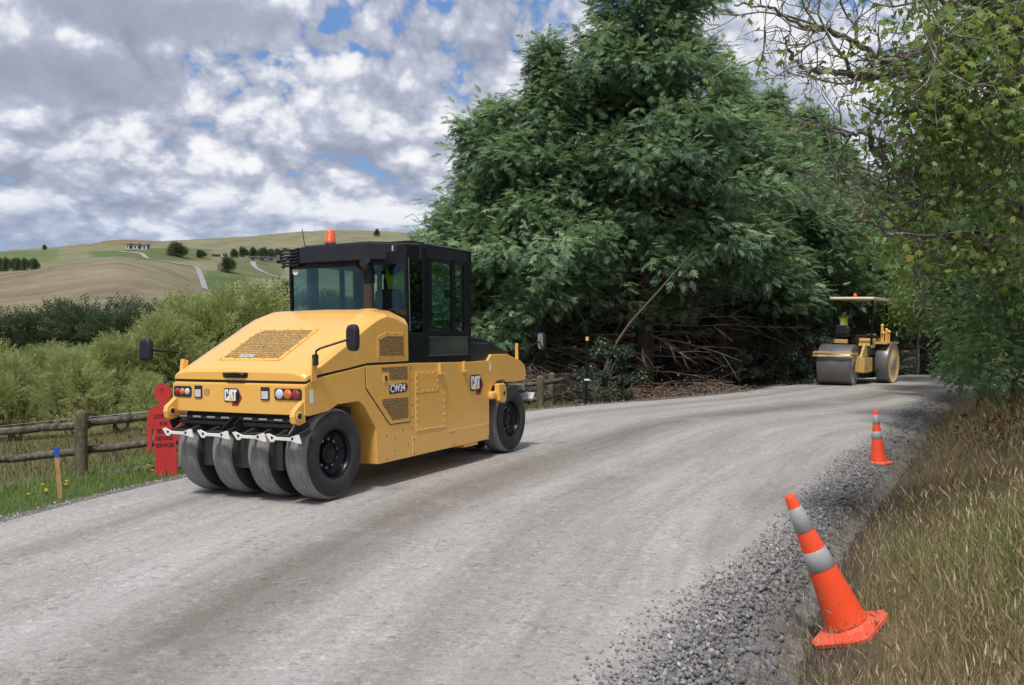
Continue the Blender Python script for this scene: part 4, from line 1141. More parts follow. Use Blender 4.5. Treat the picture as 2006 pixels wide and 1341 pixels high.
# roof with its faceted rear fascia
plan = [(-.985, 1.80), (-.985, 1.62), (-.66, 1.39), (.46, 1.335), (.962, 1.82), (.962, 3.16), (-.962, 3.16)]
rf = MB().prism(plan, lambda p, t: (p[0], p[1], t - .016 * (p[1] - 1.3)), 2.825, 3.045).build('roof', charcoal, cab, bevel=.012, seg=2)
MB().prism([(-.95, 1.72), (-.64, 1.45), (.45, 1.40), (.95, 1.86), (.975, 3.22), (-.975, 3.22)], lambda p, t: (p[0], p[1], t - .018 * (p[1] - 1.3)), 3.043, 3.064).build('roof_skin', black, rf, bevel=.005)
MB().prism([(1.92, 3.039), (3.24, 3.013), (3.24, 3.027), (1.92, 3.055)], side, .966, .99).build('roof_edge', steel, rf)
MB().box((.62, 2.05, 3.07), (.32, .35, .05)).build('roof_hatch', black, rf, bevel=.01)
bc = MB().lathe([(.075, 3.085), (.075, 3.115), (.055, 3.12)], 24, 'Z', (-.45, 1.75, 0)).build('beacon', rubber, cab)
MB().lathe([(.068, 3.112), (.070, 3.16), (.067, 3.165), (.067, 3.20), (.064, 3.205), (.063, 3.27), (.052, 3.29), (0, 3.293)], 28, 'Z', (-.45, 1.75, 0)).build('beacon_lens', beacon_m, bc)
MB().tube([(-.93, 1.80, 3.05), (-.95, 1.76, 3.34)], .0055, 6).build('aerial', black, cab)
wl = MB().box((.74, 1.56, 2.965), (.085, .05, .10), (0, 0, -.7)).build('work_lamp', rubber, rf, bevel=.006)
MB().box((.723, 1.542, 2.965), (.062, .02, .075), (0, 0, -.7)).build('lens', lens_clear, wl, bevel=.004)
# left corner: coiled hose bracket and camera
cb = MB()
for q in range(6):
    cb.tube([(-1.03, 1.42, 2.80 + q * .042), (-.88, 1.50, 2.81 + q * .042), (-.76, 1.45, 2.82 + q * .042)], .017, 8)
cb.build('louvre_bracket', charcoal, rf)
mr = MB().box((-1.17, 1.55, 2.93), (.10, .05, .15), (0, 0, .3)).build('camera_housing', black, rf, bevel=.01)
MB().box((-1.175, 1.52, 2.93), (.05, .012, .08), (0, 0, .3)).build('lens', simple('camera_glass', (.12, .13, .14), .1, var=.1), mr)
MB().tube([(-1.17, 1.56, 3.01), (-1.12, 1.58, 3.05), (-1.0, 1.62, 3.02)], .022, 8).tube([(-1.12, 1.55, 2.78), (-1.08, 1.56, 2.90), (-1.0, 1.60, 2.95)], .018, 8).build('camera_arm', black, mr)
# glass
def pane(name, poly, fn, parent=cab, mat=None):
    return MB().prism(poly, fn, -.003, .003).build(name, mat or glass, parent)
pane('rear_window', [(-.945, 1.95), (.945, 1.95), (.945, 2.80), (-.945, 2.80)], lambda p, t: (p[0], 1.522 + t, p[1]))
pane('front_window', [(-.93, 2.02), (.93, 2.02), (.93, 2.78), (-.93, 2.78)], lambda p, t: (p[0], 3.125 + t, p[1]))
for s in (-1, 1):
    dr = MB().prism([(1.985, 1.905), (2.07, 1.905), (2.07, 2.87), (1.985, 2.88)], side, s * (CW + .01), s * (CW - .04)).prism([(2.60, 1.905), (2.68, 1.905), (2.68, 2.87), (2.60, 2.87)], side, s * (CW + .01), s * (CW - .03)).prism([(2.93, 1.89), (3.02, 1.89), (3.03, 2.87), (2.93, 2.87)], side, s * (CW + .01), s * (CW - .03)).prism([(2.07, 2.83), (2.93, 2.83), (2.93, 2.87), (2.07, 2.87)], side, s * (CW + .01), s * (CW - .03)).build('door', black, cab, bevel=.004)
    pane('door_window', [(2.06, 1.90), (2.61, 1.90), (2.61, 2.84), (2.06, 2.84)], lambda p, t: (s * (CW - .01) + t, p[0], p[1]), dr)
    pane('door_window', [(2.67, 1.90), (2.94, 1.89), (2.94, 2.70), (2.90, 2.83), (2.67, 2.84)], lambda p, t: (s * (CW - .01) + t, p[0], p[1]), dr)
    pane('side_window', [(1.53, 1.90), (1.88, 1.90), (1.88, 2.81), (1.53, 2.81)], lambda p, t: (s * (CW - .01) + t, p[0], p[1]), cab, glass_dark if s > 0 else glass)
    lw = MB().prism([(2.0, 1.575), (3.01, 1.565), (3.01, 1.80), (2.0, 1.81)], side, s * (CW + .002), s * (CW + .008)).build('lower_window', simple('dark_glass' if s > 0 else 'dark_glass_b', (0.022, 0.035, 0.04), .06, var=.2, coat=.8), dr)
    for z_ in (1.565, 1.812):
        MB().prism([(1.99, z_), (3.02, z_ - .01), (3.02, z_ - .004), (1.99, z_ + .006)], side, s * (CW + .002), s * (CW + .011)).build('seal_strip', steel, dr)
    MB().box((s * (CW + .02), 2.10, 2.12), (.03, .05, .03)).box((s * (CW + .03), 2.13, 2.12), (.02, .14, .025)).build('door_handle', black, dr, bevel=.005)
    MB().prism([(1.545, 1.90), (1.556, 1.90), (1.542, 2.84), (1.532, 2.84)], side, s * (CW + .001), s * (CW + .007)).build('glass_edge', steel, cab)
ft = MB().lathe([(0.0, 0), (.055, 0)], 24, 'Y').build('round_sticker', sticker, cab); ft.location = (-.87, 1.516, 2.735)
tx = mobj('number', text_mesh('101', .06, .0015), logo_black, ft); tx.matrix_local = Matrix.Translation((0, -.002, 0)) @ Matrix.Rotation(pi / 2, 4, 'X')
# wiper
MB().tube([(.20, 1.505, 2.80), (.42, 1.49, 2.56)], .012, 6).tube([(.18, 1.50, 2.78), (.30, 1.49, 2.68)], .02, 6).build('wiper', black, cab)
# inside the cab
MB().box((0, 2.3, 1.93), (1.6, 1.2, .05)).build('cab_floor', under, cab)
seat = MB().box((.42, 2.10, 2.12), (.50, .50, .12)).build('seat', seat_m, cab, bevel=.03, seg=3)
MB().prism([(-.21, 0), (.21, 0), (.20, .24), (.14, .30), (-.14, .30), (-.20, .24)], lambda p, t: (.42 + p[0], 1.83 + t + p[1] * -.10, 2.16 + p[1]), 0, .10).build('backrest', seat_m, seat, bevel=.03, seg=3)
MB().box((.42, 2.1, 2.0), (.34, .34, .14)).build('seat_base', under, seat)
MB().box((-.40, 2.3, 2.06), (.55, .7, .26)).box((-.40, 2.55, 2.26), (.4, .25, .16)).build('console', charcoal, cab, bevel=.03)
MB().tube([(.42, 2.86, 1.95), (.42, 2.62, 2.36)], .035, 10).build('steering_column', black, cab)
sw = MB()
ring = [(.42 + .19 * math.cos(2 * pi * i / 24), 2.58 + .19 * math.sin(2 * pi * i / 24) * .80, 2.38 + .19 * math.sin(2 * pi * i / 24) * .60) for i in range(25)]
sw.tube(ring, .014, 6, caps=False).tube([ring[0], ring[12]], .012, 6).tube([ring[6], ring[18]], .012, 6).build('steering_wheel', rubber, cab)
MB().box((.80, 2.80, 2.42), (.16, .03, .11)).build('monitor', charcoal, cab, bevel=.008)
MB().box((.66, 1.62, 2.70), (.02, .03, .12)).lathe([(0, -.02), (.07, -.015), (.075, 0), (.06, .02), (0, .02)], 16, 'Y', (.62, 1.70, 2.70)).build('fan', black, cab)
MB().prism([(-.09, -.05), (.07, -.06), (.10, .01), (.02, .07), (-.06, .05)], lambda p, t: (.90 + t, 1.68 + p[0], 1.96 + p[1]), 0, .012).build('paper', simple('crumpled_paper', (.55, .68, .64), .8), cab)
mwc = ROL.matrix_world
pz = mwc @ Vector((.42, 2.08, 2.17))
seated_person('driver in dark sleeves and lime vest seated inside the black cab of the near roller', pz, -A_H)

# ================================================================ plants
def join_np(parts):
    Vs, Fs, R, off = [], [], [], 0
    for V, F, A in parts:
        Vs.append(V); Fs.append(F + off); off += len(V); R.append(A)
    return np.concatenate(Vs), np.concatenate(Fs), np.concatenate(R)

# ---- cypress: branches with drooping feathered sprays
def spray_template(rs, n=5):
    """drooping feather along +Y, length 1: side shoots in pairs and a tip; triangles"""
    V, F, T = [], [], []
    def dz(y, x): return -.20 * y * y - .16 * abs(x)
    def shoot(y0, a, L, w, t0):
        d = np.array((math.sin(a), math.cos(a))); q = np.array((d[1], -d[0])) * w
        b = np.array((0, y0)) + d * L * .12; e = np.array((0, y0)) + d * L
        k_ = len(V)
        for p in (b + q, b - q, e): V.append((p[0], p[1], dz(p[1], p[0]) + rs.uniform(-.02, .02)))
        F.append((k_, k_ + 1, k_ + 2)); T.extend((t0, t0, 1.0))
    for i in range(n):
        y = .04 + .62 * i / (n - 1)
        for s_ in (-1, 1):
            shoot(y + rs.uniform(-.04, .04), s_ * R_(rs.uniform(32, 56)), (.50 - .24 * i / (n - 1)) * rs.uniform(.75, 1.2), rs.uniform(.035, .055), .15 + .3 * y)
    shoot(.0, 0.0, 1.02, .030, .1); shoot(.55, R_(rs.uniform(-12, 12)), .50, .045, .4)
    return np.array(V), np.array(F), np.array(T)
def conifer_meshes(seed, Hh, Rm, zc, nb, skirt=0.25, dens=13.0, lump=0.35, dead=60, top_pow=0.8):
    rs = np.random.RandomState(seed)
    T = [spray_template(rs) for _ in range(3)]
    ph = rs.uniform(0, 6.28, 6)
    P, D, S, lit_tone, wood_p_, wood_r_ = [], [], [], [], [], []
    for i in range(nb):
        t = (i + rs.uniform(0, 1)) / nb
        t = t ** 1.1
        h = zc + (Hh - zc) * t
        az = i * 2.39996 + rs.normal(0, .25)
        prof = (1 - t) ** top_pow * min(1.0, skirt + (1 - skirt) * t / 0.16 + .15)
        lumpf = 1 + lump * (math.sin(2 * az + ph[0] + h * .9) * .5 + math.sin(3 * az + ph[1] - h * 1.4) * .4 + math.sin(az + ph[2] + h * 2.3) * .5)
        L = max(.35, Rm * prof * lumpf * rs.uniform(.66, 1.26))
        el = R_(rs.uniform(8, 42) + 26 * t * t - 12 * (t < .15))
        d0 = np.array((math.cos(az) * math.cos(el), math.sin(az) * math.cos(el), math.sin(el)))
        side_ = np.array((-math.sin(az), math.cos(az), 0))
        bend = rs.uniform(-.15, .15)
        def path(s):
            s = np.asarray(s)[..., None]
            return np.array((0, 0, h)) + d0 * (L * s) + np.array((0, 0, 1)) * (-.30 * L * s ** 2.2) + side_ * (bend * L * s ** 2)
        ss = np.linspace(0, 1, 5)
        pts = path(ss); wood_p_.append(pts); wood_r_.append(np.linspace(.05 + .012 * L, .008, 5) * (1 if L > 1 else .6))
        # clumps of sprays on side shoots, fullest towards the branch end
        nc = max(3, int(1.9 * L) + 2)
        for q in range(nc):
            sc_ = rs.uniform(.30, 1.0) ** .7 if q else 1.0
            c = path(sc_) + side_ * rs.normal(0, .34) * L * (1.12 - sc_) + np.array((0, 0, rs.normal(.02, .10)))
            n = int(dens * rs.uniform(1.4, 2.2))
            cr = rs.uniform(.30, .56) * (0.75 + .25 * min(L, 1.6))
            o = rs.normal(0, 1, (n, 3)) * np.array((.55, .55, .40)) * cr
            p = c + o
            outw = unit(d0 * np.array((1, 1, .3)) + side_ * rs.normal(0, .35))
            dirv = outw * rs.uniform(.3, 1.0, (n, 1)) + o / cr * .75 + np.array((0, 0, 1)) * rs.uniform(-.75, .22, (n, 1)) + rs.normal(0, .13, (n, 3))
            P.append(p); D.append(dirv); S.append(rs.uniform(.24, .44, n) * (0.8 + .2 * min(L, 1.5)))
            tone = rs.uniform(.12, .88)
            lit_tone.append(np.clip(tone + rs.normal(0, .08, n) + .55 * o[:, 2] / cr, 0, 1))  # bright crest and shaded underside of each clump put into the tone
    # leader
    n = 26
    P.append(np.stack([rs.normal(0, .06, n), rs.normal(0, .06, n), Hh - 1.1 + rs.uniform(0, 1.1, n)], -1)); a = rs.uniform(0, 6.28, n)
    D.append(np.stack([np.cos(a) * .6, np.sin(a) * .6, rs.uniform(.2, 1.2, n)], -1)); S.append(rs.uniform(.25, .42, n)); lit_tone.append(rs.uniform(.3, .7, n))
    P, D, S, lit_tone = map(np.concatenate, (P, D, S, lit_tone))
    M = frames(D, roll=rs.normal(0, .35, len(P)))
    parts = []
    w = rs.randint(0, 3, len(P))
    for k_ in range(3):
        sel = w == k_
        V, F, A = scatter(T[k_][0], T[k_][1], M[sel], P[sel], S[sel], attr_t=T[k_][2], attr_i=lit_tone[sel])
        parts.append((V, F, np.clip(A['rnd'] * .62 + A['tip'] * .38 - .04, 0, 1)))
    V, F, A = join_np(parts)
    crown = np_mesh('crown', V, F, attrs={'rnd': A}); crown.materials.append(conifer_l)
    V, F = tube_np(wood_p_, wood_r_, 4)
    limbs = np_mesh('limbs', V, F, smooth=True); limbs.materials.append(conifer_b)
    tp = [np.array((rs.normal(0, .04) * z, rs.normal(0, .04) * z * .5, z)) for z in np.linspace(-.4, Hh - .3, 9)]
    V, F = tube_np([np.array(tp)], [np.linspace(.23 + .008 * Hh, .02, 9)], 10)
    trunk = np_mesh('trunk', V, F, smooth=True); trunk.materials.append(conifer_b)
    # bare lower branches
    dp, dr = [], []
    for i in range(dead):
        z = rs.uniform(.25, zc + 1.3); az = rs.uniform(0, 6.28); L = Rm * rs.uniform(.45, 1.0)
        el = rs.uniform(-.25, .35); d = np.array((math.cos(az) * math.cos(el), math.sin(az) * math.cos(el), math.sin(el)))
        sd = np.array((-d[1], d[0], 0)); b1, b2 = rs.normal(0, .18), rs.normal(-.10, .15)
        s = np.linspace(0, 1, 6)[:, None]
        pts = np.array((0, 0, z)) + d * L * s + sd * (b1 * L * s ** 2) + np.array((0, 0, 1)) * (b2 * L * s ** 2)
        dp.append(pts); dr.append(np.linspace(.022, .004, 6) * rs.uniform(.7, 1.3))
        for q in range(5):
            f = rs.uniform(.3, .95); a = pts[int(f * 5)]
            d2 = unit(d + sd * rs.normal(0, .8) + np.array((0, 0, rs.normal(-.1, .45)))); l2 = L * rs.uniform(.15, .38)
            s2 = np.linspace(0, 1, 4)[:, None]
            dp.append(a + d2 * l2 * s2 + np.array((0, 0, -1)) * (.15 * l2 * s2 ** 2)); dr.append(np.linspace(.009, .003, 4))
    if dead:
        V, F = tube_np(dp, dr, 3)
        deadm = np_mesh('dead_branches', V, F, smooth=True); deadm.materials.append(dead_b)
    else:
        deadm = None
    return trunk, limbs, crown, deadm
def place_tree(name, meshes, loc, rz, sc, label, cat, group, names=('trunk', 'limbs', 'crown', 'dead_branches')):
    t = empty(name, loc, rz, label, cat, group)
    t.scale = sc if isinstance(sc, tuple) else (sc, sc, sc)
    for nm, me in zip(names, meshes):
        if me is not None:
            mobj(nm, me, None, t, kind='stuff' if nm in ('dead_branches', 'crown', 'limbs') else None)
    return t
CG = 'dark cypress trees along the left side of the road'
cA = conifer_meshes(6, 17.5, 3.7, 4.4, 230, .55, 12, .38, 110, .72)
cB = conifer_meshes(8, 11.3, 2.8, 3.3, 160, .6, 11, .55, 80, .85)
cC = conifer_meshes(21, 9.2, 3.0, 2.0, 155, .65, 11, .60, 60, .72)
cD = conifer_meshes(33, 11.2, 3.0, 4.3, 170, .55, 11, .55, 60, .70)
def tree_at(px, dep, dz=0.0):
    x = (px - 1003) / KF * dep
    return (x, dep, (z1(x, dep) if dep < 80 else 0) + dz)
for meshes, px, dep, rz, sc, label in (
        (cA, 1262, 28.5, .4, 1.0, 'tallest broad cypress, its top cut off by the upper edge of the photo'),
        (cB, 1062, 27.6, 1.0, 1.0, 'slender pointed cypress just left of the tallest one'),
        (cC, 958, 28.8, 2.2, (1.0, 1.0, 1.06), 'leftmost tall cypress, rising behind the cab of the near roller'),
        (cC, 872, 31.0, 4.0, (.80, .80, .74), 'lowest cypress at the left end of the row, beside the open hills'),
        (cD, 1155, 29.5, 3.4, (.95, .95, 1.0), 'cypress standing between the slender one and the tallest one'),
        (cD, 1415, 31.5, .2, (1.0, 1.0, .98), 'cypress just right of the tallest one, above the dark hollow'),
        (cD, 1500, 34.5, 2.9, (1.05, 1.05, .98), 'cypress above the dark hollow, second to the right of the tallest one'),
        (cD, 1575, 37.0, 5.0, (1.0, 1.0, .98), 'cypress rising behind the canopy of the far roller'),
        (cD, 1640, 41.0, 1.9, (1.0, 1.0, .93), 'cypress whose tip shows beside the mossy branches, right of the far roller canopy'),
        (cD, 1735, 45.0, 3.0, (1., 1., .85), 'cypress mostly hidden behind the mossy tree, next after the last visible tip'),
        (cB, 1830, 49.0, 0.7, (1.3, 1.3, 1.1), 'cypress at the right end of the row, seen only through the leaves')):
    place_tree('cypress_tree', meshes, tree_at(px, dep + 1.2), rz, sc, label, 'tree', CG)
# back rows: added behind the front trees to keep light out of the hollow
cE = conifer_meshes(41, 10.0, 3.2, 3.7, 80, .95, 8, .35, 170, .6)
for i, (px, dep, s) in enumerate(((1000, 34.5, .80), (1095, 35, .86), (1190, 34.5, .92), (1290, 34, .97), (1385, 35.5, .95), (1475, 38.5, .97), (1560, 41.5, 1.0), (1640, 45, 1.0), (1720, 49, .9), (1810, 53, .9), (1900, 56, .9), (1990, 58, .9))):
    place_tree('cypress_tree', cE, tree_at(px, dep), i * 1.7, (1.15 * s, 1.15 * s, s), 'shaded cypress of the added inner row, bare below, blocking light behind the front cypress trees', 'tree', CG)
cF = conifer_meshes(43, 9.0, 3.4, .2, 80, .95, 9, .30, 0, .5)
for i, (px, dep, s) in enumerate(((985, 41, .80), (1100, 41.5, .9), (1210, 41, .95), (1320, 41, 1.0), (1425, 42.5, 1.0), (1520, 46, 1.0), (1610, 50, 1.0), (1700, 54, 1.0))):
    place_tree('cypress_tree', (cF[0], cF[1], cF[2], None), tree_at(px, dep), i * 2.3, (1.35 * s, 1.35 * s, .92 * s), 'shaded cypress of the added hindmost row, shutting light out of the dark hollow from behind', 'tree', CG)

# ---- willows and shelter trees in the valley
def sprig_template(rs, n=11, lw=.040, ll=.24):
    V, F, T = [], [], []
    for i in range(n):
        y = .05 + .95 * i / n; s = 1 if i % 2 else -1
        a = R_(rs.uniform(25, 60)); L = ll * rs.uniform(.7, 1.1)
        d = np.array((s * math.sin(a), math.cos(a), rs.uniform(-.45, .2))); d /= np.linalg.norm(d)
        q = np.array((d[1], -d[0], 0)) * lw
        b = np.array((0, y, -.12 * y * y)); m = b + d * L * .5; e = b + d * L
        k_ = len(V); V += [tuple(b), tuple(m + q), tuple(e), tuple(m - q)]
        F += [(k_, k_ + 1, k_ + 2), (k_, k_ + 2, k_ + 3)]; T += [.3 + .5 * y] * 4
    return np.array(V), np.array(F), np.array(T)
def bushy_meshes(seed, Hh, Rm, n, mat, bark, stems=5, zlo=.15, sl=(.35, .7), upright=.7, lobes=14):
    rs = np.random.RandomState(seed)
    T = [sprig_template(rs) for _ in range(3)]
    C_ = []
    for i in range(lobes):
        a = rs.uniform(0, 6.28); r = Rm * math.sqrt(rs.uniform(0, 1)) * .78; z = rs.uniform(zlo + .12, .92)
        C_.append((math.cos(a) * r * (1.15 - .55 * z), math.sin(a) * r * (1.15 - .55 * z), z * Hh, rs.uniform(.28, .5) * Rm * (1.1 - .5 * z)))
    C_ = np.array(C_)
    w = rs.randint(0, lobes, n)
    u = unit(rs.normal(size=(n, 3))); rad = rs.uniform(.35, 1.0, n) ** .5
    P = C_[w, :3] + u * (C_[w, 3] * rad)[:, None] * np.array((1, 1, 1.15))
    P[:, 2] = np.clip(P[:, 2], zlo * Hh * .5, None)
    D = u * .8 + np.array((0, 0, upright)) + rs.normal(0, .35, (n, 3)) + np.stack([P[:, 0], P[:, 1], 0 * P[:, 0]], -1) / Rm * .4
    S = rs.uniform(sl[0], sl[1], n)
    tone = rs.uniform(.15, .75, lobes)[w] * .55 + rs.uniform(0, .45, n)
    M = frames(D, roll=rs.uniform(0, 6.28, n)); t = rs.randint(0, 3, n); parts = []
    for k_ in range(3):
        s = t == k_
        V, F, A = scatter(T[k_][0], T[k_][1], M[s], P[s], S[s], attr_t=T[k_][2], attr_i=tone[s])
        parts.append((V, F, np.clip(A['rnd'] * .75 + A['tip'] * .25, 0, 1)))
    V, F, A = join_np(parts)
    crown = np_mesh('crown', V, F, attrs={'rnd': A}); crown.materials.append(mat)
    pths, rr = [], []
    for i in range(stems):
        a = rs.uniform(0, 6.28); c = C_[rs.randint(0, lobes)]
        b = np.array((math.cos(a) * .12 * Rm, math.sin(a) * .12 * Rm, -.25))
        s = np.linspace(0, 1, 6)[:, None]
        pths.append(b + (c[:3] - b) * s + np.array((math.cos(a), math.sin(a), 0)) * .2 * np.sin(s * 3.1)); rr.append(np.linspace(.016 * Hh, .003 * Hh, 6))
    V, F = tube_np(pths, rr, 6); trunk = np_mesh('trunk', V, F, smooth=True); trunk.materials.append(bark)
    return trunk, crown
NM = ('trunk', 'crown')
wA = bushy_meshes(61, 4.2, 2.0, 2600, willow_l, willow_b, 6)
wB = bushy_meshes(62, 3.8, 2.1, 2600, willow_l, willow_b, 5, .12)
wC = bushy_meshes(63, 4.6, 1.8, 2400, willow_l, willow_b, 4, .2)
WG = 'pale green willows in the hollow beyond the fence'
def valley(px, dep, top, meshes, hm, rz, label, wf=1.0, name='willow_tree'):
    x = (px - 1003) / KF * dep; z = z1(x, dep) if dep < 62 else hill_z(x, dep)
    zt = CAM_H - (top - (619 + .0131 * (px - 1003))) * dep / KF
    s = max(.3, (zt - z) / hm)
    return place_tree(name, meshes, (x, dep, z), rz, (s * wf, s * wf, s), label, 'tree', WG if name == 'willow_tree' else 'dark shelter trees in the valley', NM)
for a in ((30, 29.5, 702, wA, 4.2, .3, 'pale willow with bare thin stems showing above the top fence rail, near the left edge', 1.0),
          (150, 29, 708, wB, 3.8, 1.1, 'low pale willow directly behind the round topped fence post', 1.1),
          (235, 31, 662, wC, 4.6, 2.0, 'willow left of the near roller mirror, above the red figure sign', 1.05),
          (-70, 30, 695, wC, 4.6, 1.0, 'pale willow cut off by the left edge of the photo', 1.1),
          (330, 33, 622, wA, 4.2, 2.6, 'tall pale willow behind the left mirror arm of the near roller', 1.1),
          (410, 35, 582, wC, 4.6, 3.3, 'tallest pale willow, just left of the near roller bonnet', 1.15),
          (480, 37, 590, wB, 3.8, 4.0, 'willow whose top rises over the bonnet next to the cab', 1.2),
          (555, 39, 615, wA, 4.2, 5.0, 'willow seen through and behind the rear glass of the cab', 1.2),
          (90, 37, 680, wC, 4.6, 5.2, 'willow behind the two front ones near the left edge', 1.2),
          (290, 26.5, 745, wB, 3.8, .6, 'small willow bush close behind the fence beside the red figure sign', 1.0)):
    valley(*a)
for px, dep, top, m, hm, rz in ((190, 38, 682, wA, 4.2, 1.2), (-10, 40, 690, wB, 3.8, 3.2), (640, 41, 640, wC, 4.6, .2), (720, 42, 650, wB, 3.8, 1.6), (800, 40, 640, wA, 4.2, 2.9), (-150, 34, 640, wA, 4.2, .9), (370, 40, 610, wB, 3.8, .4)):
    valley(px, dep, top, m, hm, rz, 'pale willow of the thicket behind the front willows', 1.15)
sA = bushy_meshes(71, 5.5, 3.0, 2600, willow_d, willow_b, 3, .1, (.5, .95), .35)
for px, dep, top, rz in ((20, 58, 622, 0), (120, 60, 612, 1.2), (200, 58, 606, 2.5), (270, 57, 615, 3.1), (-70, 56, 620, 4), (-160, 60, 615, 5), (340, 62, 622, .7)):
    valley(px, dep, top, sA, 5.5, rz, 'dark green shelter tree behind the pale willows, ' + {20: 'at the left edge', 120: 'left of the highest', 200: 'highest of the line', 270: 'right of the highest one', -70: 'beyond the left edge', -160: 'farthest left', 340: 'next to the tall willow'}[px], 1.25, 'shelter_tree')
BL_ = ['', 'just left of the cab', 'left of the pointed one', 'lowest and farthest left', 'left in the rear glass', 'mid rear glass', 'behind the exhaust']
for i, (px, dep, top, rz) in enumerate(((505, 110, 578, 1), (535, 112, 583, 2), (487, 108, 588, 2.4), (470, 112, 596, 3), (556, 108, 570, 4), (600, 110, 590, 5), (660, 112, 585, 0))):
    valley(px, dep, top, sA, 5.5, rz, 'dark round bush near the foot of the grey driveway, ' + BL_[i] if i != 0 else 'dark pointed bush in front of the lower end of the grey driveway', 1.0, 'shelter_tree')

# ---- trees and houses on the far hill
ORD = ['first', 'second', 'third', 'fourth', 'fifth', 'sixth', 'seventh', 'eighth']
hB = bushy_meshes(81, 10, 6.0, 2600, willow_d, willow_b, 2, .10, (1.3, 2.3), .3, 16)
def hill_tree(px, base, hpx, label, wf=1.0, rz=0.0, group='single trees on the far hillside', m=hB, hm=10.0, d0=200):
    p = hill_at(px, base, d0); s = hpx * p.y / KF / hm
    return place_tree('hill_tree', m, (p.x, p.y, p.z - .3), rz, (s * wf, s * wf, s), label, 'tree', group, NM)
hill_tree(350, 503, 25, 'broad dark tree on the hill, the largest one standing alone beside the upper lane', 1.35, .3)
hill_tree(395, 505, 14, 'small round tree on the hill to the right of the broad dark one', 1.2, 1.0)
hill_tree(447, 533, 27, 'round dark tree on the slope below the farm sheds', 1.05, 2.0)
for i, (px, b, h, w) in enumerate(((460, 504, 15, 1.0), (478, 503, 17, 1.0), (495, 504, 17, 1.1), (512, 505, 18, 1.1), (530, 504, 15, 1.2), (546, 503, 14, 1.2))):
    hill_tree(px, b, h, ORD[i] + ' dark tree from the left in the row behind the long low farmhouse', w, i * 1.3, 'trees behind the farmhouse')
for i, px in enumerate((2, 14, 26, 38, 50, 61, 70)):
    p = hill_at(px, 531 - i * .6, 560); s = (24 - i * .8) * p.y / KF / 10
    place_tree('hill_tree', hB, (p.x, p.y, p.z - .5), i * 2.1, (s * .75, s * .75, s), ORD[i] + ' tree from the left in the dark plantation behind the brown hill crest', 'tree', 'plantation behind the brown hill', NM)
hill_tree(88, 489, 9, 'tiny pale tree on the green skyline slope at the far left', .8, .5); hill_tree(738, 462, 12, 'lone small tree on the skyline right of the orange beacon', .9, 2.5)
sap = bushy_meshes(91, 3.0, 1.0, 130, willow_d, willow_b, 1, .1, (.4, .7), .6, 6)
for i, (px, b) in enumerate(((459, 599), (466, 592), (471, 585), (474, 579), (477, 570), (479, 557), (490, 553), (503, 590), (506, 582), (509, 575), (512, 567), (523, 553), (536, 551), (548, 551), (536, 556))):
    hill_tree(px, b, 9 + (i * 5) % 6, (ORD[i] + ' sapling from the bottom in the row left of the grey driveway' if i < 7 else ORD[i - 7] + ' sapling counted along the right side of the grey driveway from its foot'), .9, i, 'saplings along the driveway', sap, 3.0)
wall_w = simple('white_wall', (.62, .62, .62), .7, var=.05, scale=.3); roof_d = simple('dark_roof', (.055, .06, .07), .6, var=.1, scale=.3); pane_d = simple('dark_pane', (.03, .035, .04), .2, var=.1, scale=.3); roof_g = simple('grey_roof', (.17, .18, .20), .6, var=.1, scale=.3)
def house(px, base, wpx, hpx, bays, label, wall, roof, rz=0.0, group=None):
    p = hill_at(px, base); u = p.y / KF; w, h = wpx * u, hpx * u
    t = empty('farm_house', (p.x, p.y, p.z), rz - math.atan2(p.x, p.y), label, 'house', group)
    x = -w / 2
    for i, (fw, kind) in enumerate(bays):
        bw = fw * w
        MB().box((x + bw / 2, 0, h * .36), (bw - .02, w * .22, h * .78)).build('wall', wall, t)
        if kind == 'gable':
            r = MB().prism([(x - .3, h * .74), (x + bw + .3, h * .74), (x + bw / 2, h * 1.12)], lambda q, s: (q[0], s, q[1]), -w * .15, w * .13).build('roof', roof, t)
            MB().box((x + bw / 2, -w * .112, h * .34), (bw * .7, .12, h * .5)).build('window', pane_d, t)
        else:
            MB().prism([(x - .1, h * .75), (x + bw + .1, h * .75), (x + bw + .1, h * .88), (x - .1, h * .88)], lambda q, s: (q[0], s, q[1]), -w * .13, w * .13).build('roof', roof, t)
            MB().box((x + bw / 2, -w * .112, h * .36), (bw * .4, .12, h * .42)).build('window', pane_d, t)
        x += bw
    return t
house(271, 488.5, 43, 11, [(.09, 'flat'), (.2, 'gable'), (.17, 'flat'), (.19, 'gable'), (.2, 'flat'), (.15, 'gable')], 'long white house with dark gables on the crest above the lane', wall_w, roof_d, .0)
house(424, 502, 17, 4.5, [(1.0, 'flat')], 'dark flat roofed shed left of the white gabled shed on the hill', roof_d, roof_d)
house(441, 503, 14, 8, [(1.0, 'gable')], 'white gabled shed with a grey roof on the hill', wall_w, roof_g)
house(513, 511, 48, 9, [(.3, 'flat'), (.4, 'flat'), (.3, 'flat')], 'long low farmhouse with a grey roof in front of the row of dark trees', simple('grey_wall', (.16, .15, .15), .8, scale=.3), roof_g)

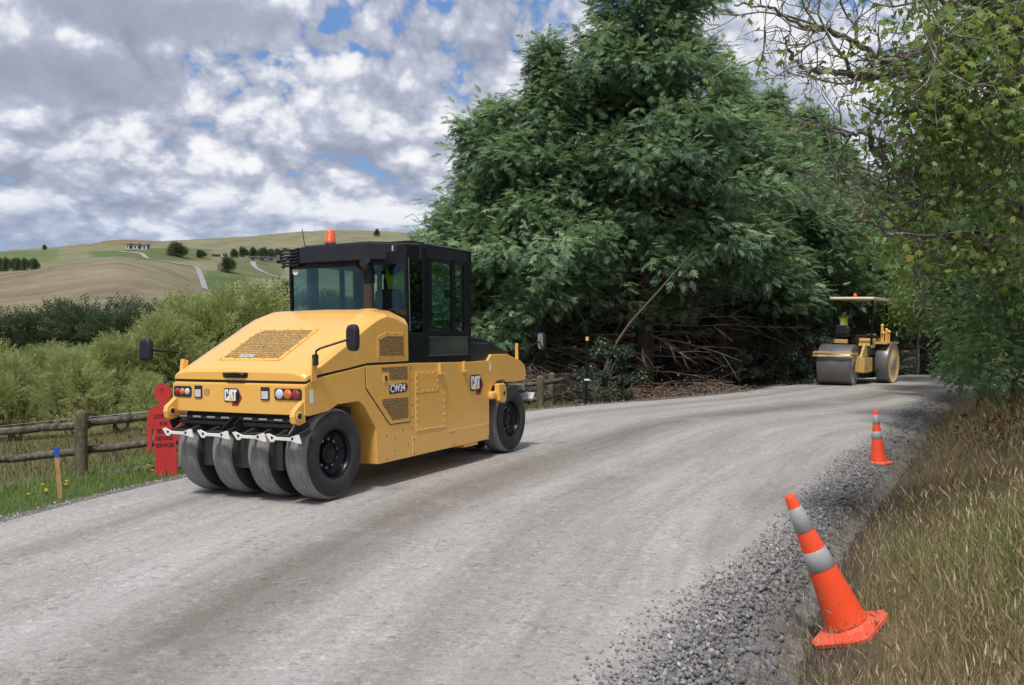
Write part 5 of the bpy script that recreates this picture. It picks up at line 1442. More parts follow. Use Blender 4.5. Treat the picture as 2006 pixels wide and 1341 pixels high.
# ---- star leaved trees on the right
def star_leaf(curl=.12):
    V, F = [(0, 0, 0)], []
    tips = [(R_(a), l) for a, l in ((-118, .72), (-58, .92), (0, 1.05), (58, .92), (118, .72))]
    n = len(tips)
    for i, (a, l) in enumerate(tips):
        V.append((math.sin(a) * l * .5, .22 + math.cos(a) * l * .5, -curl * l * .8))
        if i < n - 1:
            b = (a + tips[i + 1][0]) / 2
            V.append((math.sin(b) * .22, .22 + math.cos(b) * .22, .02))
    V.append((0, -.28, .03))
    m = 2 * n - 1
    for i in range(1, m):
        F.append((0, i, i + 1))
    F.append((0, m, m + 1)); F.append((0, m + 1, 1))
    V = np.array(V); V[0] = (0, .20, .03)
    return V, np.array(F)
LV, LF = star_leaf()
def maple_meshes(seed, Hh, Rm, n, mat, leaf=(.10, .17), zlo=.1, lobes=26, shell=.6):
    rs = np.random.RandomState(seed)
    a = rs.uniform(0, 6.28, lobes); z = rs.uniform(zlo, .95, lobes); r = Rm * np.sqrt(np.clip(1 - (np.abs(z - .42) / .62) ** 2, .05, 1)) * rs.uniform(shell, .95, lobes)
    C_ = np.stack([np.cos(a) * r, np.sin(a) * r, z * Hh], -1); cr = rs.uniform(.22, .42, lobes) * Rm
    w = rs.randint(0, lobes, n); u = unit(rs.normal(size=(n, 3))); rad = rs.uniform(.2, 1, n) ** .4
    P = C_[w] + u * (cr[w] * rad)[:, None] * np.array((1, 1, .7))
    P[:, 2] = np.maximum(P[:, 2], .12)
    Z = unit(u * .7 + np.array((0, 0, .9)) + rs.normal(0, .35, (n, 3)))
    D = np.cross(Z, unit(rs.normal(size=(n, 3)))) + np.array((0, 0, -.35)) + u * .3
    M = frames(D, up=Z)
    tone = rs.uniform(.1, .75, lobes)[w] * .5 + rs.uniform(0, .5, n)
    V, F, A = scatter(LV, LF, M, P, rs.uniform(leaf[0], leaf[1], n), attr_i=np.clip(tone, 0, 1))
    crown = np_mesh('crown', V, F, attrs={'rnd': A['rnd']}); crown.materials.append(mat)
    pths, rr = [np.array([(0, 0, -.3), (.03, .0, Hh * .3), (-.05, .06, Hh * .75)])], [np.array([.05, .04, .02]) * Hh * .22]
    for i in range(lobes):
        b = np.array((0, 0, C_[i, 2] * .55)); s = np.linspace(0, 1, 5)[:, None]
        pths.append(b + (C_[i] - b) * s + np.array((0, 0, .12 * Rm)) * np.sin(s * 3.14)); rr.append(np.linspace(.010, .003, 5) * Hh * .5)
    V, F = tube_np(pths, rr, 5); trunk = np_mesh('trunk', V, F, smooth=True); trunk.materials.append(gum_b)
    return trunk, crown
mA = maple_meshes(101, 6.0, 2.5, 8000, maple_l)
mB = maple_meshes(102, 5.0, 2.2, 7500, maple_l, zlo=.05)
mC = maple_meshes(103, 7.5, 3.0, 9000, gum_l, zlo=.25)
MG = 'star leaved trees on the right bank'
def bank_tree(px, dep, m, rz, sc, label, dz=0.0):
    x = (px - 1003) / KF * dep
    return place_tree('maple_tree', m, (x, dep, z1(x, dep) + dz), rz, sc, label, 'tree', MG, NM)
bank_tree(2060, 17.5, mB, .4, (.95, .95, .88), 'green star leaved tree low on the right bank, above the dry grass')
bank_tree(1990, 25.0, mA, 1.9, (.95, .95, .98), 'green star leaved tree on the right bank nearest to the far roller', -.1)
bank_tree(2150, 15.0, mA, 3.1, 1.0, 'green star leaved tree at the right edge behind the brown leafy heap')
bank_tree(1965, 31.0, mC, 5.0, (1.1, 1.1, 1.15), 'tall olive leaved tree behind the mossy branches')
bank_tree(2120, 22.0, mC, .9, (1.2, 1.2, 1.2), 'tall leafy tree beyond the right edge, behind the thick lower limb')
bank_tree(1800, 38.0, mC, 2.2, (1.0, 1.0, 1.1), 'yellowing tree whose outer leaves end left of the mossy branches')
bank_tree(1985, 17.0, mC, 4.1, (.80, .80, 1.22), 'tall leafy tree directly behind the thick mossy limbs', .3)
bank_tree(1885, 25.5, mC, 3.3, (.72, .72, 1.0), 'slim leafy tree rising between the far roller and the mossy limbs', .6)
bank_tree(2110, 12.5, mC, 1.2, (.75, .75, 1.0), 'leafy tree at the right edge behind the upper mossy limbs', .5)

# ---- the near mossy tree: its limbs reach in from beyond the right edge
def pxp(px, py, dep):
    x, y = px - 1003, 670.5 - py
    x, y = 0.999914 * x - 0.013116 * y, 0.013116 * x + 0.999914 * y
    cp_, sp_ = math.cos(R_(1.647)), math.sin(R_(1.647))
    den = cp_ + y / KF * sp_
    return np.array((x / KF / den * dep, dep, CAM_H + (-sp_ + y / KF * cp_) / den * dep))
rs = np.random.RandomState(77)
TRK = np.array((7.4, 10.2, z1(7.4, 10.2)))
gum = empty('sweetgum_tree', tuple(TRK), 0, 'mossy leaning tree reaching bare lichened limbs and yellowing star leaves in from the right edge', 'tree')
ax_ = spline([(0, 0, -.4), (-.05, 0, 1.2), (.1, .05, 2.6), (0.0, 0, 4.2), (-.25, -.1, 6.2), (-.2, 0, 8.2)], 14)
V, F = tube_np([ax_], [np.linspace(.30, .12, 14)], 12)
mobj('trunk', np_mesh('trunk', V, F, smooth=True), gum_b, gum)
LIMBS = [
    ([(2120, 230, 9.6), (2006, 174, 9.2), (1924, 154, 9.0), (1890, 130, 8.9), (1857, 136, 8.8), (1789, 144, 8.6), (1733, 142, 8.5), (1700, 154, 8.4), (1650, 140, 8.3), (1588, 138, 8.2), (1551, 108, 8.1), (1540, 70, 8.0)], .105, .010),
    ([(1890, 130, 8.9), (1820, 100, 8.7), (1734, 120, 8.5), (1690, 92, 8.4), (1624, 63, 8.3), (1572, 47, 8.2), (1504, 18, 8.1), (1440, 6, 8.0)], .045, .007),
    ([(2090, 330, 9.5), (1991, 134, 8.6), (1957, 38, 8.3), (1940, -60, 8.1), (1900, -160, 7.9)], .09, .04),
    ([(2110, 470, 9.8), (2006, 417, 9.6), (1922, 376, 9.5), (1844, 350, 9.4), (1765, 334, 9.2), (1718, 300, 9.1), (1697, 262, 9.0), (1650, 262, 8.9), (1610, 250, 8.8)], .095, .008),
    ([(2110, 530, 9.4), (2006, 485, 9.2), (1922, 464, 9.1), (1850, 462, 9.0), (1786, 459, 8.9), (1739, 459, 8.8), (1713, 438, 8.7), (1650, 430, 8.6)], .075, .008),
    ([(1922, 376, 9.5), (1860, 400, 9.3), (1800, 405, 9.2), (1740, 385, 9.0), (1690, 350, 8.9), (1640, 345, 8.8)], .04, .006),
    ([(1786, 459, 8.9), (1800, 500, 8.9), (1792, 530, 8.9), (1797, 556, 8.9)], .022, .012),
    ([(2060, 300, 9.6), (1990, 290, 9.4), (1930, 250, 9.2), (1870, 235, 9.0), (1800, 215, 8.8), (1745, 225, 8.7), (1690, 205, 8.6)], .05, .006),
    ([(2060, 80, 8.8), (1980, 60, 8.2), (1900, 20, 7.6), (1830, -10, 7.2), (1760, -20, 7.0)], .05, .010),
]
Wd = []                                            # (points, radii) of every wood piece
tips = []
for L_, r0, r1 in LIMBS:
    c = np.array([pxp(*q) for q in L_])
    if L_[0][0] > 2030:
        root = TRK + np.array((0, 0, max(1.0, (c[0][2] - TRK[2]) * .72)))
        c = np.vstack([root[None], c])
    p = spline(c, len(c) * 6) + 0.0
    p = p + rs.normal(0, .012, p.shape)
    r = r0 + (r1 - r0) * np.linspace(0, 1, len(p)) ** .8
    Wd.append((p, r))
def grow(p, r, lvl):
    n = {0: 11, 1: 5, 2: 2}[lvl]
    for i in range(n):
        f = rs.uniform(.25, 1.0); k_ = min(int(f * (len(p) - 1)), len(p) - 2)
        b = p[k_]; d = unit(p[k_ + 1] - p[k_])
        q = unit(rs.normal(size=3)); q = unit(q - d * q.dot(d) * .6)
        dr = unit(d * rs.uniform(.1, .8) + q * .9 + np.array((0, 0, rs.uniform(-.35, .45))))
        L = {0: rs.uniform(.5, 1.3), 1: rs.uniform(.25, .65), 2: rs.uniform(.12, .3)}[lvl]
        m = 6
        pts = [b]
        dd = dr.copy()
        for j_ in range(m):
            dd = unit(dd + rs.normal(0, .28, 3)); pts.append(pts[-1] + dd * L / m)
        pts = np.array(pts); rr = np.linspace(min(r[k_] * .6, {0: .022, 1: .010, 2: .005}[lvl]), {0: .006, 1: .0035, 2: .0025}[lvl], m + 1)
        Wd.append((pts, rr)); tips.append((pts[-1], dd)); tips.append((pts[3], dd))
        if lvl < 2: grow(pts, rr, lvl + 1)
for p, r in list(Wd):
    grow(p, r, 0)
def _front(p):
    x, y, z = p[-1]; a = 1003 + KF * x / y; c = 640 - KF * (z - CAM_H) / y
    return a < 1790 and c > 455
Wd = Wd[:len(LIMBS)] + [w for w in Wd[len(LIMBS):] if not _front(w[0])]
big = Wd[:len(LIMBS)]
for p, r in big:
    V, F = tube_np([p - TRK], [r], 8)
    mobj('limb', np_mesh('limb', V, F, smooth=True), gum_b, gum)
V, F = tube_np([p - TRK for p, r in Wd[len(LIMBS):]], [r for p, r in Wd[len(LIMBS):]], 4)
mobj('twigs', np_mesh('twigs', V, F, smooth=True), gum_b, gum, 'stuff')
# leaves: near ones single, the mass of the rest as one part
tp_ = np.array([t[0] for t in tips])
nl = 12500
b = tp_[rs.randint(0, len(tp_), nl)] + rs.normal(0, .20, (nl, 3)) + np.array((0.05, 0, -.04))
ex = np.stack([rs.uniform(3.2, 8.5, 2200), rs.uniform(6.5, 11.5, 2200), rs.uniform(4.6, 7.4, 2200)], -1)      # upper crown above the limbs
ex = ex[(ex[:, 0] / ex[:, 1] > .36 + .10 * rs.uniform(-1, 1, 2200))]
b = np.vstack([b, ex])
ppx = 1003 + KF * b[:, 0] / b[:, 1]; ppy = 640 - KF * (b[:, 2] - CAM_H) / b[:, 1]
bare = rs.uniform(0, 1, len(b)) < np.interp(ppx, [1640, 1700, 1790, 1830], [.92, .72, .45, 0])
bare |= (ppx < 1800) & (ppy > 340) & (rs.uniform(0, 1, len(b)) < .5)
bare |= (ppy > 545) & (ppx < 1960)
b = b[~bare]
nl = len(b)
Zv = unit(np.array((-.15, -.25, .8)) + rs.normal(0, .45, (nl, 3)))
D = np.cross(Zv, unit(rs.normal(size=(nl, 3)))) + np.array((0, 0, -.4))
M = frames(D, up=Zv); S = rs.uniform(.055, .11, nl); tone = np.clip(rs.beta(1.5, 1.7, nl), 0, 1)
vis = np.where((np.abs(b[:, 0] / b[:, 1]) < .555) & ((b[:, 2] - CAM_H) / b[:, 1] < .34), b[:, 1] - 12 * S, 99)
order = np.argsort(vis); one = order[:300]; rest = order[300:]
V, F, A = scatter(LV, LF, M[rest], b[rest] - TRK, S[rest], attr_i=tone[rest])
me = np_mesh('leaves', V, F, attrs={'rnd': A['rnd']}); mobj('foliage', me, gum_l, gum, 'stuff')
lmes = []
for k_ in range(8):
    c, f = star_leaf(rs.uniform(.02, .28))
    me = np_mesh('leaf', c, f, attrs={'rnd': np.full(len(c), [.2, .35, .45, .55, .65, .75, .85, .95][k_])}); me.materials.append(gum_l); lmes.append(me)
for i in one:
    o = mobj('leaf', lmes[int(tone[i] * 7.99)], None, gum)
    m4 = Matrix(((*M[i][0] * S[i], b[i][0] - TRK[0]), (*M[i][1] * S[i], b[i][1] - TRK[1]), (*M[i][2] * S[i], b[i][2] - TRK[2]), (0, 0, 0, 1)))
    o.matrix_local = m4

# ---- shrubs under the cypresses
shA = maple_meshes(111, 1.9, .95, 2200, shrub_l, (.06, .12), .05, 16, .4)
SG = 'dark glossy shrubs at the foot of the cypress trees'
for px, dep, sc, lab in ((1192, 25.2, 1.0, 'dark glossy shrub beside the black post with the yellow top'), (1165, 24.6, .62, 'small dark shrub at the foot of the black post'), (1590, 32.5, 1.1, 'grey green shrub just left of the far roller drum'), (1545, 31.5, .8, 'dark shrub in the hollow left of the grey green one'),
                         (1450, 30, .75, 'low dark shrub in the middle of the dark hollow'), (1790, 38, 1.1, 'dark shrub right of the far roller wheel'), (1850, 40, 1.2, 'dark shrub by the far bend of the road'), (1720, 40, 1.1, 'dark shrub behind the far roller')):
    x = (px - 1003) / KF * dep
    place_tree('shrub', shA, (x, dep, z1(x, dep) - .05), px * .01, sc, lab, 'shrub', SG, NM)
# brown brushwood on the ground
def brush(name, px, dep, n, w, h, label, mat=dead_b, leafy=0, seed=1):
    rs = np.random.RandomState(seed); x0 = (px - 1003) / KF * dep; z0 = z1(x0, dep)
    ps, rr = [], []
    for i in range(n):
        a = rs.uniform(0, 6.28); L = rs.uniform(.4, 1.2) * w * .6
        p = np.array((rs.normal(0, w * .35), rs.normal(0, w * .3), rs.uniform(0, h * .6))); d = np.array((math.cos(a), math.sin(a), rs.uniform(-.1, .5)))
        s = np.linspace(0, 1, 5)[:, None]
        ps.append(p + d * L * s + rs.normal(0, .05, (5, 3)) - np.array((0, 0, .25)) * L * s ** 2); rr.append(np.linspace(.012, .003, 5))
    t = empty(name, (x0, dep, z0), 0, label, 'brushwood')
    V, F = tube_np(ps, rr, 3); mobj('twigs', np_mesh('twigs', V, F, smooth=True), mat, t, 'stuff')
    if leafy:
        q = np.stack([rs.normal(0, w * .35, leafy), rs.normal(0, w * .3, leafy), np.abs(rs.normal(0, h * .5, leafy))], -1)
        V, F, A = scatter(LV, LF, rand_rot(rs, leafy), q, rs.uniform(.05, .11, leafy), attr_i=rs.uniform(0, 1, leafy))
        mobj('dead_leaves', np_mesh('dead_leaves', V, F, attrs={'rnd': A['rnd']}), brown_l, t, 'stuff')
    return t
brush('brush_pile', 1275, 26.8, 130, 1.5, .55, 'brown heap of dead twigs at the road edge right of the glossy shrub', leafy=500, seed=2)
brush('brush_pile', 1390, 28.0, 160, 1.5, .5, 'low brown litter of twigs along the road edge in the dark hollow', leafy=400, seed=3)
brush('brush_pile', 1985, 13.6, 120, .8, .5, 'heap of brown dead leaves on the right bank behind the dry grass', leafy=900, seed=4)
brush('brush_pile', 1100, 27.0, 320, 2.0, 1.6, 'tangle of bare grey twigs behind the far fence posts', seed=5)
brush('brush_pile', 990, 27.5, 320, 2.2, 2.4, 'tangle of bare grey twigs beside the front of the near roller cab', seed=6)
bl = empty('dead_leaf_cluster', tuple(pxp(1905, 490, 9.0)), 0, 'bunch of reddish brown dead leaves hanging among the green ones', 'dead leaves')
q = rs.normal(0, .13, (70, 3)); V, F, A = scatter(LV, LF, rand_rot(rs, 70), q, rs.uniform(.07, .12, 70), attr_i=rs.uniform(0, 1, 70)); mobj('leaves', np_mesh('leaves', V, F, attrs={'rnd': A['rnd']}), brown_l, bl, 'stuff')
# leaning dead trunk
lg = MB().tube([tuple(p) for p in spline([(2.3, 26.5, z1(2.3, 26.5) - .1), (3.05, 26.5, 1.45), (4.1, 26.3, 2.8), (5.1, 26.1, 4.0)], 10)], [.048 - .003 * i for i in range(10)], 8)
tag(lg.build('leaning_log', simple('pale_dead_wood', (.12, .095, .065), .9, var=.3, scale=9, bump=.5)), 'pale dead trunk leaning diagonally across the brown tangle under the tallest cypress', 'dead trunk')

# ---- grass
def blade_template(seg, w, bend):
    V, F = [], []
    for i in range(seg + 1):
        f = i / seg; ww = w * (1 - f ** 1.5)
        y = bend * f * f
        if i < seg: V += [(-ww, y, f - .12 * bend * f * f), (ww, y, f - .12 * bend * f * f)]
        else: V += [(0, y, f - .12 * bend)]
    for i in range(seg - 1):
        F += [(2 * i, 2 * i + 1, 2 * i + 3), (2 * i, 2 * i + 3, 2 * i + 2)]
    F.append((2 * seg - 2, 2 * seg - 1, 2 * seg))
    return np.array(V), np.array(F)
def seedhead_template(w, bend, hl):
    V, F = blade_template(2, w, bend)
    V = list(map(tuple, V)); F = list(map(tuple, F)); tip = np.array(V[-1]); d = unit(np.array((0, bend * 1.1, 1 - .24 * bend)))
    for ax in ((1, 0, 0), tuple(np.cross(d, (1, 0, 0)))):
        ax = np.array(ax); k_ = len(V); r = w * 3.2
        V += [tuple(tip - d * hl * .7), tuple(tip - d * hl * .2 + ax * r), tuple(tip + d * hl * .5), tuple(tip - d * hl * .2 - ax * r)]
        F += [(k_, k_ + 1, k_ + 2), (k_, k_ + 2, k_ + 3)]
    return np.array(V), np.array(F)
def grass(name, P, H_, mat, rs, temps, tone=None, label=None, lean=.28):
    n = len(P); t = rs.randint(0, len(temps), n); parts = []
    a = rs.uniform(0, 6.28, n); ln = np.abs(rs.normal(0, lean, n))
    up = unit(np.stack([np.cos(a) * ln, np.sin(a) * ln, np.ones(n)], -1)); y = unit(np.cross(up, np.stack([np.sin(a), -np.cos(a), 0 * a], -1)) * 1.0)
    y = unit(np.stack([np.cos(a), np.sin(a), 0 * a], -1) - up * (np.cos(a) * up[:, 0] + np.sin(a) * up[:, 1])[:, None]); x = np.cross(y, up)
    M = np.stack([x, y, up], -1)
    tone = rs.uniform(0, 1, n) if tone is None else tone
    for k_, (TV, TF) in enumerate(temps):
        s = t == k_
        V, F, A = scatter(TV, TF, M[s], P[s], H_[s], attr_i=tone[s])
        parts.append((V, F, A['rnd']))
    V, F, A = join_np(parts)
    return tag(mobj(name, np_mesh(name, V, F, attrs={'rnd': A}), mat), kind='stuff')
rs = np.random.RandomState(500)
def bank_points(n, y0, y1, pw, lo=.30):
    y = y0 + (y1 - y0) * rs.uniform(0, 1, n) ** pw
    g = np.interp(y, GE[:, 1], GE[:, 0]); xr = np.maximum(.60 * y + .8, g + 1.5)
    f = rs.uniform(0, 1, n); x = g + lo + (xr - g - lo) * f
    x = x + rs.normal(0, .05, n); k_ = (x > g + .12)
    x, y = x[k_], y[k_]
    return np.stack([x, y, zground(x, y) - .01], -1), (x - np.interp(y, GE[:, 1], GE[:, 0]))
thin = [blade_template(3, .0025, b) for b in (.10, .30, .55, .9)] ; wide = [blade_template(3, .007, b) for b in (.25, .5, .8)]
heads = [seedhead_template(.0024, b, hl) for b, hl in ((.12, .10), (.3, .12), (.5, .09), (.2, .16))]
P, d = bank_points(74000, 3.3, 24, 1.6)
h = rs.uniform(.26, .70, len(P)) * np.clip(.18 + d * .38, .2, 1.0)
h = h * np.clip(.72 + .55 * wavy(P[:, 0] * 5, P[:, 1] * 5) , .35, 1.35)
h = h * np.where(np.hypot(P[:, 0] - 2.30, P[:, 1] - 5.95) < .42, .3, 1)
w_ = wavy(P[:, 0] * 2.2, P[:, 1] * 2.2)
gm = (.22 + 1.0 * np.exp(-(((P[:, 0] - 4.4) / 1.9) ** 2 + ((P[:, 1] - 6.8) / 2.4) ** 2)) + .25 * w_ * (d > .8) > rs.uniform(0, 1, len(P))) & (d > .45)
grass('dry_grass', P[~gm], h[~gm], grass_dry, rs, thin + heads[:1], np.clip(rs.beta(1.8, 2.0, (~gm).sum()) + .34 * w_[~gm] - .07, 0, 1), lean=.42)
grass('green_grass', P[gm], h[gm] * .85, grass_grn, rs, wide, np.clip(rs.beta(1.8, 2.2, gm.sum()), 0, 1))
P, d = bank_points(13000, 3.4, 26, 1.5, .15)
k_ = np.hypot(P[:, 0] - 2.30, P[:, 1] - 5.9) > .40; P, d = P[k_], d[k_]
grass('seeding_grass', P, rs.uniform(.38, .85, len(P)) * np.clip(.42 + d * .32, .42, 1), grass_dry, rs, heads, np.clip(rs.beta(2.2, 1.5, len(P)), 0, 1), lean=.42)
P, d = bank_points(2000, 3.4, 18, 1.4, .5)
k_ = np.hypot(P[:, 0] - 2.30, P[:, 1] - 5.9) > .7; P = P[k_]
grass('leaning_stalks', P, rs.uniform(.6, .95, len(P)), grass_dry, rs, [seedhead_template(.0014, b, .07) for b in (.2, .45, .7)], rs.uniform(.1, .8, len(P)), lean=.9)
# wispy stems on the soil strip
P, d = bank_points(9000, 3.4, 22, 1.5, .05); P[:, 0] -= np.abs(rs.normal(.05, .16, len(P))); P[:, 2] = np.maximum(zground(P[:, 0], P[:, 1]), -.2)
grass('soil_strip_grass', P, rs.uniform(.12, .50, len(P)), grass_dry, rs, thin + heads, rs.uniform(.2, .9, len(P)), lean=.5)
# left verge and field
def verge_points(n, lo, hi, y0, y1, pw=1.0):
    L_ = resample(along(LE, y0, y1), 800); i = rs.randint(0, 800, n); t = unit(np.gradient(L_, axis=0))
    o = lo + (hi - lo) * rs.uniform(0, 1, n) ** pw
    p = L_[i] + np.stack([-t[i, 1], t[i, 0]], -1) * o[:, None] + rs.normal(0, .05, (n, 2))
    k_ = np.abs(p[:, 0] / p[:, 1]) < .66
    p, o = p[k_], o[k_]
    return np.stack([p[:, 0], p[:, 1], zground(p[:, 0], p[:, 1]) - .01], -1), o
short = [blade_template(2, .03, b) for b in (.3, .6, .9)]
P, o = verge_points(36000, .32, 3.6, 5.5, 24, 1.1)
grass('verge_grass', P, rs.uniform(.05, .16, len(P)) * np.clip(.5 + o * .45, .5, 1.5), grass_grn, rs, short, np.clip(rs.beta(1.8, 2.2, len(P)), 0, 1), lean=.5)
P, o = verge_points(12000, 2.0, 3.4, 5.5, 22)
grass('fence_line_grass', P, rs.uniform(.06, .18, len(P)), grass_grn, rs, wide, np.clip(rs.beta(2.2, 2.0, len(P)), 0, 1), lean=.4)
P, o = verge_points(18000, 5.0, 16, 7, 30, 1.2)
grass('field_weeds', P, rs.uniform(.10, .38, len(P)), weed_m, rs, [blade_template(2, .03, b) for b in (.2, .5, .9)] + [seedhead_template(.012, .3, .18)], np.clip(rs.beta(1.5, 2.4, len(P)), 0, 1), lean=.4)
P, o = verge_points(20000, 4.6, 17, 7, 33, 1.2)
grass('field_grass', P, rs.uniform(.10, .30, len(P)), grass_grn, rs, short, rs.uniform(.1, .8, len(P)), lean=.4)
P, o = verge_points(6000, .5, 3.0, 20, 33, 1.0)
grass('far_verge_grass', P, rs.uniform(.08, .3, len(P)), grass_dry, rs, short, rs.uniform(.0, .6, len(P)), lean=.4)
# yellow hawkweed by the fence
fl_m = simple('yellow_petals', (.75, .52, .03), .6)
for i, (px, py, dep) in enumerate(((84, 948, 12.2), (90, 958, 12.1), (91, 962, 12.0), (56, 969, 11.8), (131, 942, 12.6), (130, 948, 12.5), (299, 921, 13.6), (292, 911, 13.7))):
    p = pxp(px, py, dep); g = z1(p[0], p[1])
    f = empty('hawkweed', (p[0], p[1], g), 0, 'yellow hawkweed flower in the grass below the bottom fence rail', 'flower', 'hawkweed flowers by the fence')
    hgt = max(.08, p[2] - g)
    MB().tube([(0, 0, 0), (.01, 0, hgt * .6), (0, 0, hgt)], .004, 4).build('stem', grass_grn, f)
    MB().lathe([(.0, hgt), (.022, hgt + .006), (.026, hgt + .002), (.0, hgt - .01)], 10).build('petals', fl_m, f)

# ================================================================ fence
def rail(a, b, r, parent, name='rail', n=9):
    a, b = np.array(a, float), np.array(b, float); rs_ = np.random.RandomState(int(abs(a[0] * 91 + a[2] * 37)) % 9999)
    s = np.linspace(0, 1, n)[:, None]; p = a + (b - a) * s + rs_.normal(0, .008, (n, 3))
    return MB().tube([tuple(q) for q in p], [r * rs_.uniform(.92, 1.08) for _ in range(n)], 12).build(name, wood_r, parent)
fA = empty('rail_fence', (-6.6, 14.1, z1(-6.6, 14.1)), 0, 'weathered three rail log fence with a round topped post at the left of the road', 'fence')
FO = Vector(fA.location)
def fpost(p, h, r, parent, O):
    m = MB().lathe([(r * 1.05, -.4), (r * 1.03, h * .3), (r * .98, h * .8), (r * .95, h - .07), (r * .8, h - .03), (r * .45, h - .004), (0, h)], 18, 'Z', tuple(Vector(p) - O))
    return m.build('post', wood_p, parent)
PA = [(-9.5, 14.35, -.62), (-6.58, 14.05, -.43), (-4.0, 14.6, -.28)]
for i, p in enumerate(PA):
    fpost((p[0], p[1], p[2]), 1.02, .092, fA, FO)
for za, zb in ((.17, .35), (-.25, -.06), (-.69, -.475)):
    dz = zb - za
    rail(Vector((-9.6, 14.50, za - dz * .9)) - FO, Vector((-6.52, 14.20, zb - .01)) - FO, .060, fA)
    rail(Vector((-6.60, 14.20, zb + .015)) - FO, Vector((-3.9, 14.70, zb + .27)) - FO, .060, fA)
MB().tube([tuple(Vector((-9.6, 14.42, .10)) - FO), tuple(Vector((-6.6, 14.1, .455)) - FO), tuple(Vector((-3.9, 14.6, .72)) - FO)], .004, 5).build('wire', steel, fA)
fB = empty('rail_fence', (.76, 24.5, z1(.76, 24.5)), 0, 'two rail log fence with two close posts beyond the front of the near roller', 'fence')
FO2 = Vector(fB.location)
for p in ((.77, 24.5), (1.13, 25.9), (-1.6, 22.4)):
    fpost((p[0], p[1], z1(*p)), .84 + max(0, -.3 - z1(*p)), .10, fB, FO2)
for za, zb in ((.30, .36), (-.12, -.06)):
    rail(Vector((-1.7, 22.5, za - .05)) - FO2, Vector((.77, 24.62, za)) - FO2, .062, fB)
    rail(Vector((.77, 24.62, za)) - FO2, Vector((2.0, 27.2, zb)) - FO2, .062, fB)

# ================================================================ red figure sign
SX_, SY_ = -4.98, 13.3
sg = empty('warning_sign', (SX_, SY_, -.36), 0, 'red figure shaped warning sign leaning by the fence behind the near roller', 'sign')
sg.rotation_euler = (R_(-3), R_(-4.5), R_(-6))
def sgn(p, t): return (p[0], t, p[1])
lft = [(-.16, -.08), (-.165, .35), (-.165, .60), (-.168, .80), (-.172, .84), (-.184, .82), (-.198, .70), (-.205, .50), (-.22, .462), (-.245, .455), (-.268, .475), (-.278, .52), (-.272, .72), (-.258, .93), (-.232, 1.025), (-.18, 1.075), (-.085, 1.105), (-.062, 1.135)]
head = [(-.132 * math.cos(a), 1.285 + .135 * math.sin(a)) for a in np.linspace(R_(-55), R_(180 + 55), 19)]
poly = lft + head + [(-p[0], p[1]) for p in reversed(lft)] + [(.012, -.08), (.005, .32), (-.005, .32), (-.012, -.08)]
MB().prism(poly, sgn, -.006, .006).build('figure', sign_red, sg)
def fit_text(s_, w, h, x, z):
    me = text_mesh(s_, .1, .004)
    co = np.array([v.co[:] for v in me.vertices]); d_ = co.max(0) - co.min(0)
    me.transform(Matrix.Diagonal((w / d_[0], h / d_[1], 1, 1)))
    o = mobj('lettering', me, sign_black, sg); o.matrix_local = Matrix.Translation((x, -.0075, z)) @ Matrix.Rotation(pi / 2, 4, 'X')
for s_, w, h, z in (('LOOK OUT', .30, .068, .945), ('FOR', .125, .06, .838), ('BELOW', .22, .066, .732), ('GROUND', .265, .066, .625), ('SERVICES', .285, .06, .522)):
    fit_text(s_, w, h, -.005, z)
fit_text('NZ', .05, .03, -.01, 1.335); fit_text('U', .03, .03, -.01, 1.295)

# ================================================================ survey stake
sx_, sy_ = -5.62, 11.45
sz_ = z1(sx_, sy_)
stk = empty('survey_stake', (sx_, sy_, sz_), .3, 'raw pine survey stake with a blue painted top in front of the fence', 'stake')
stk.rotation_euler = (0, R_(-4), .3)
MB().prism([(-.028, -.15), (.028, -.15), (.026, .53), (-.026, .53)], lambda p, t: (p[0], t, p[1]), -.012, .012).build('shaft', stake_w, stk, bevel=.003)
MB().prism([(-.030, .535), (0, .515), (.030, .535), (.031, .655), (-.031, .645)], lambda p, t: (p[0], t, p[1]), -.0145, .0145).build('blue_top', blue_p, stk, bevel=.002)

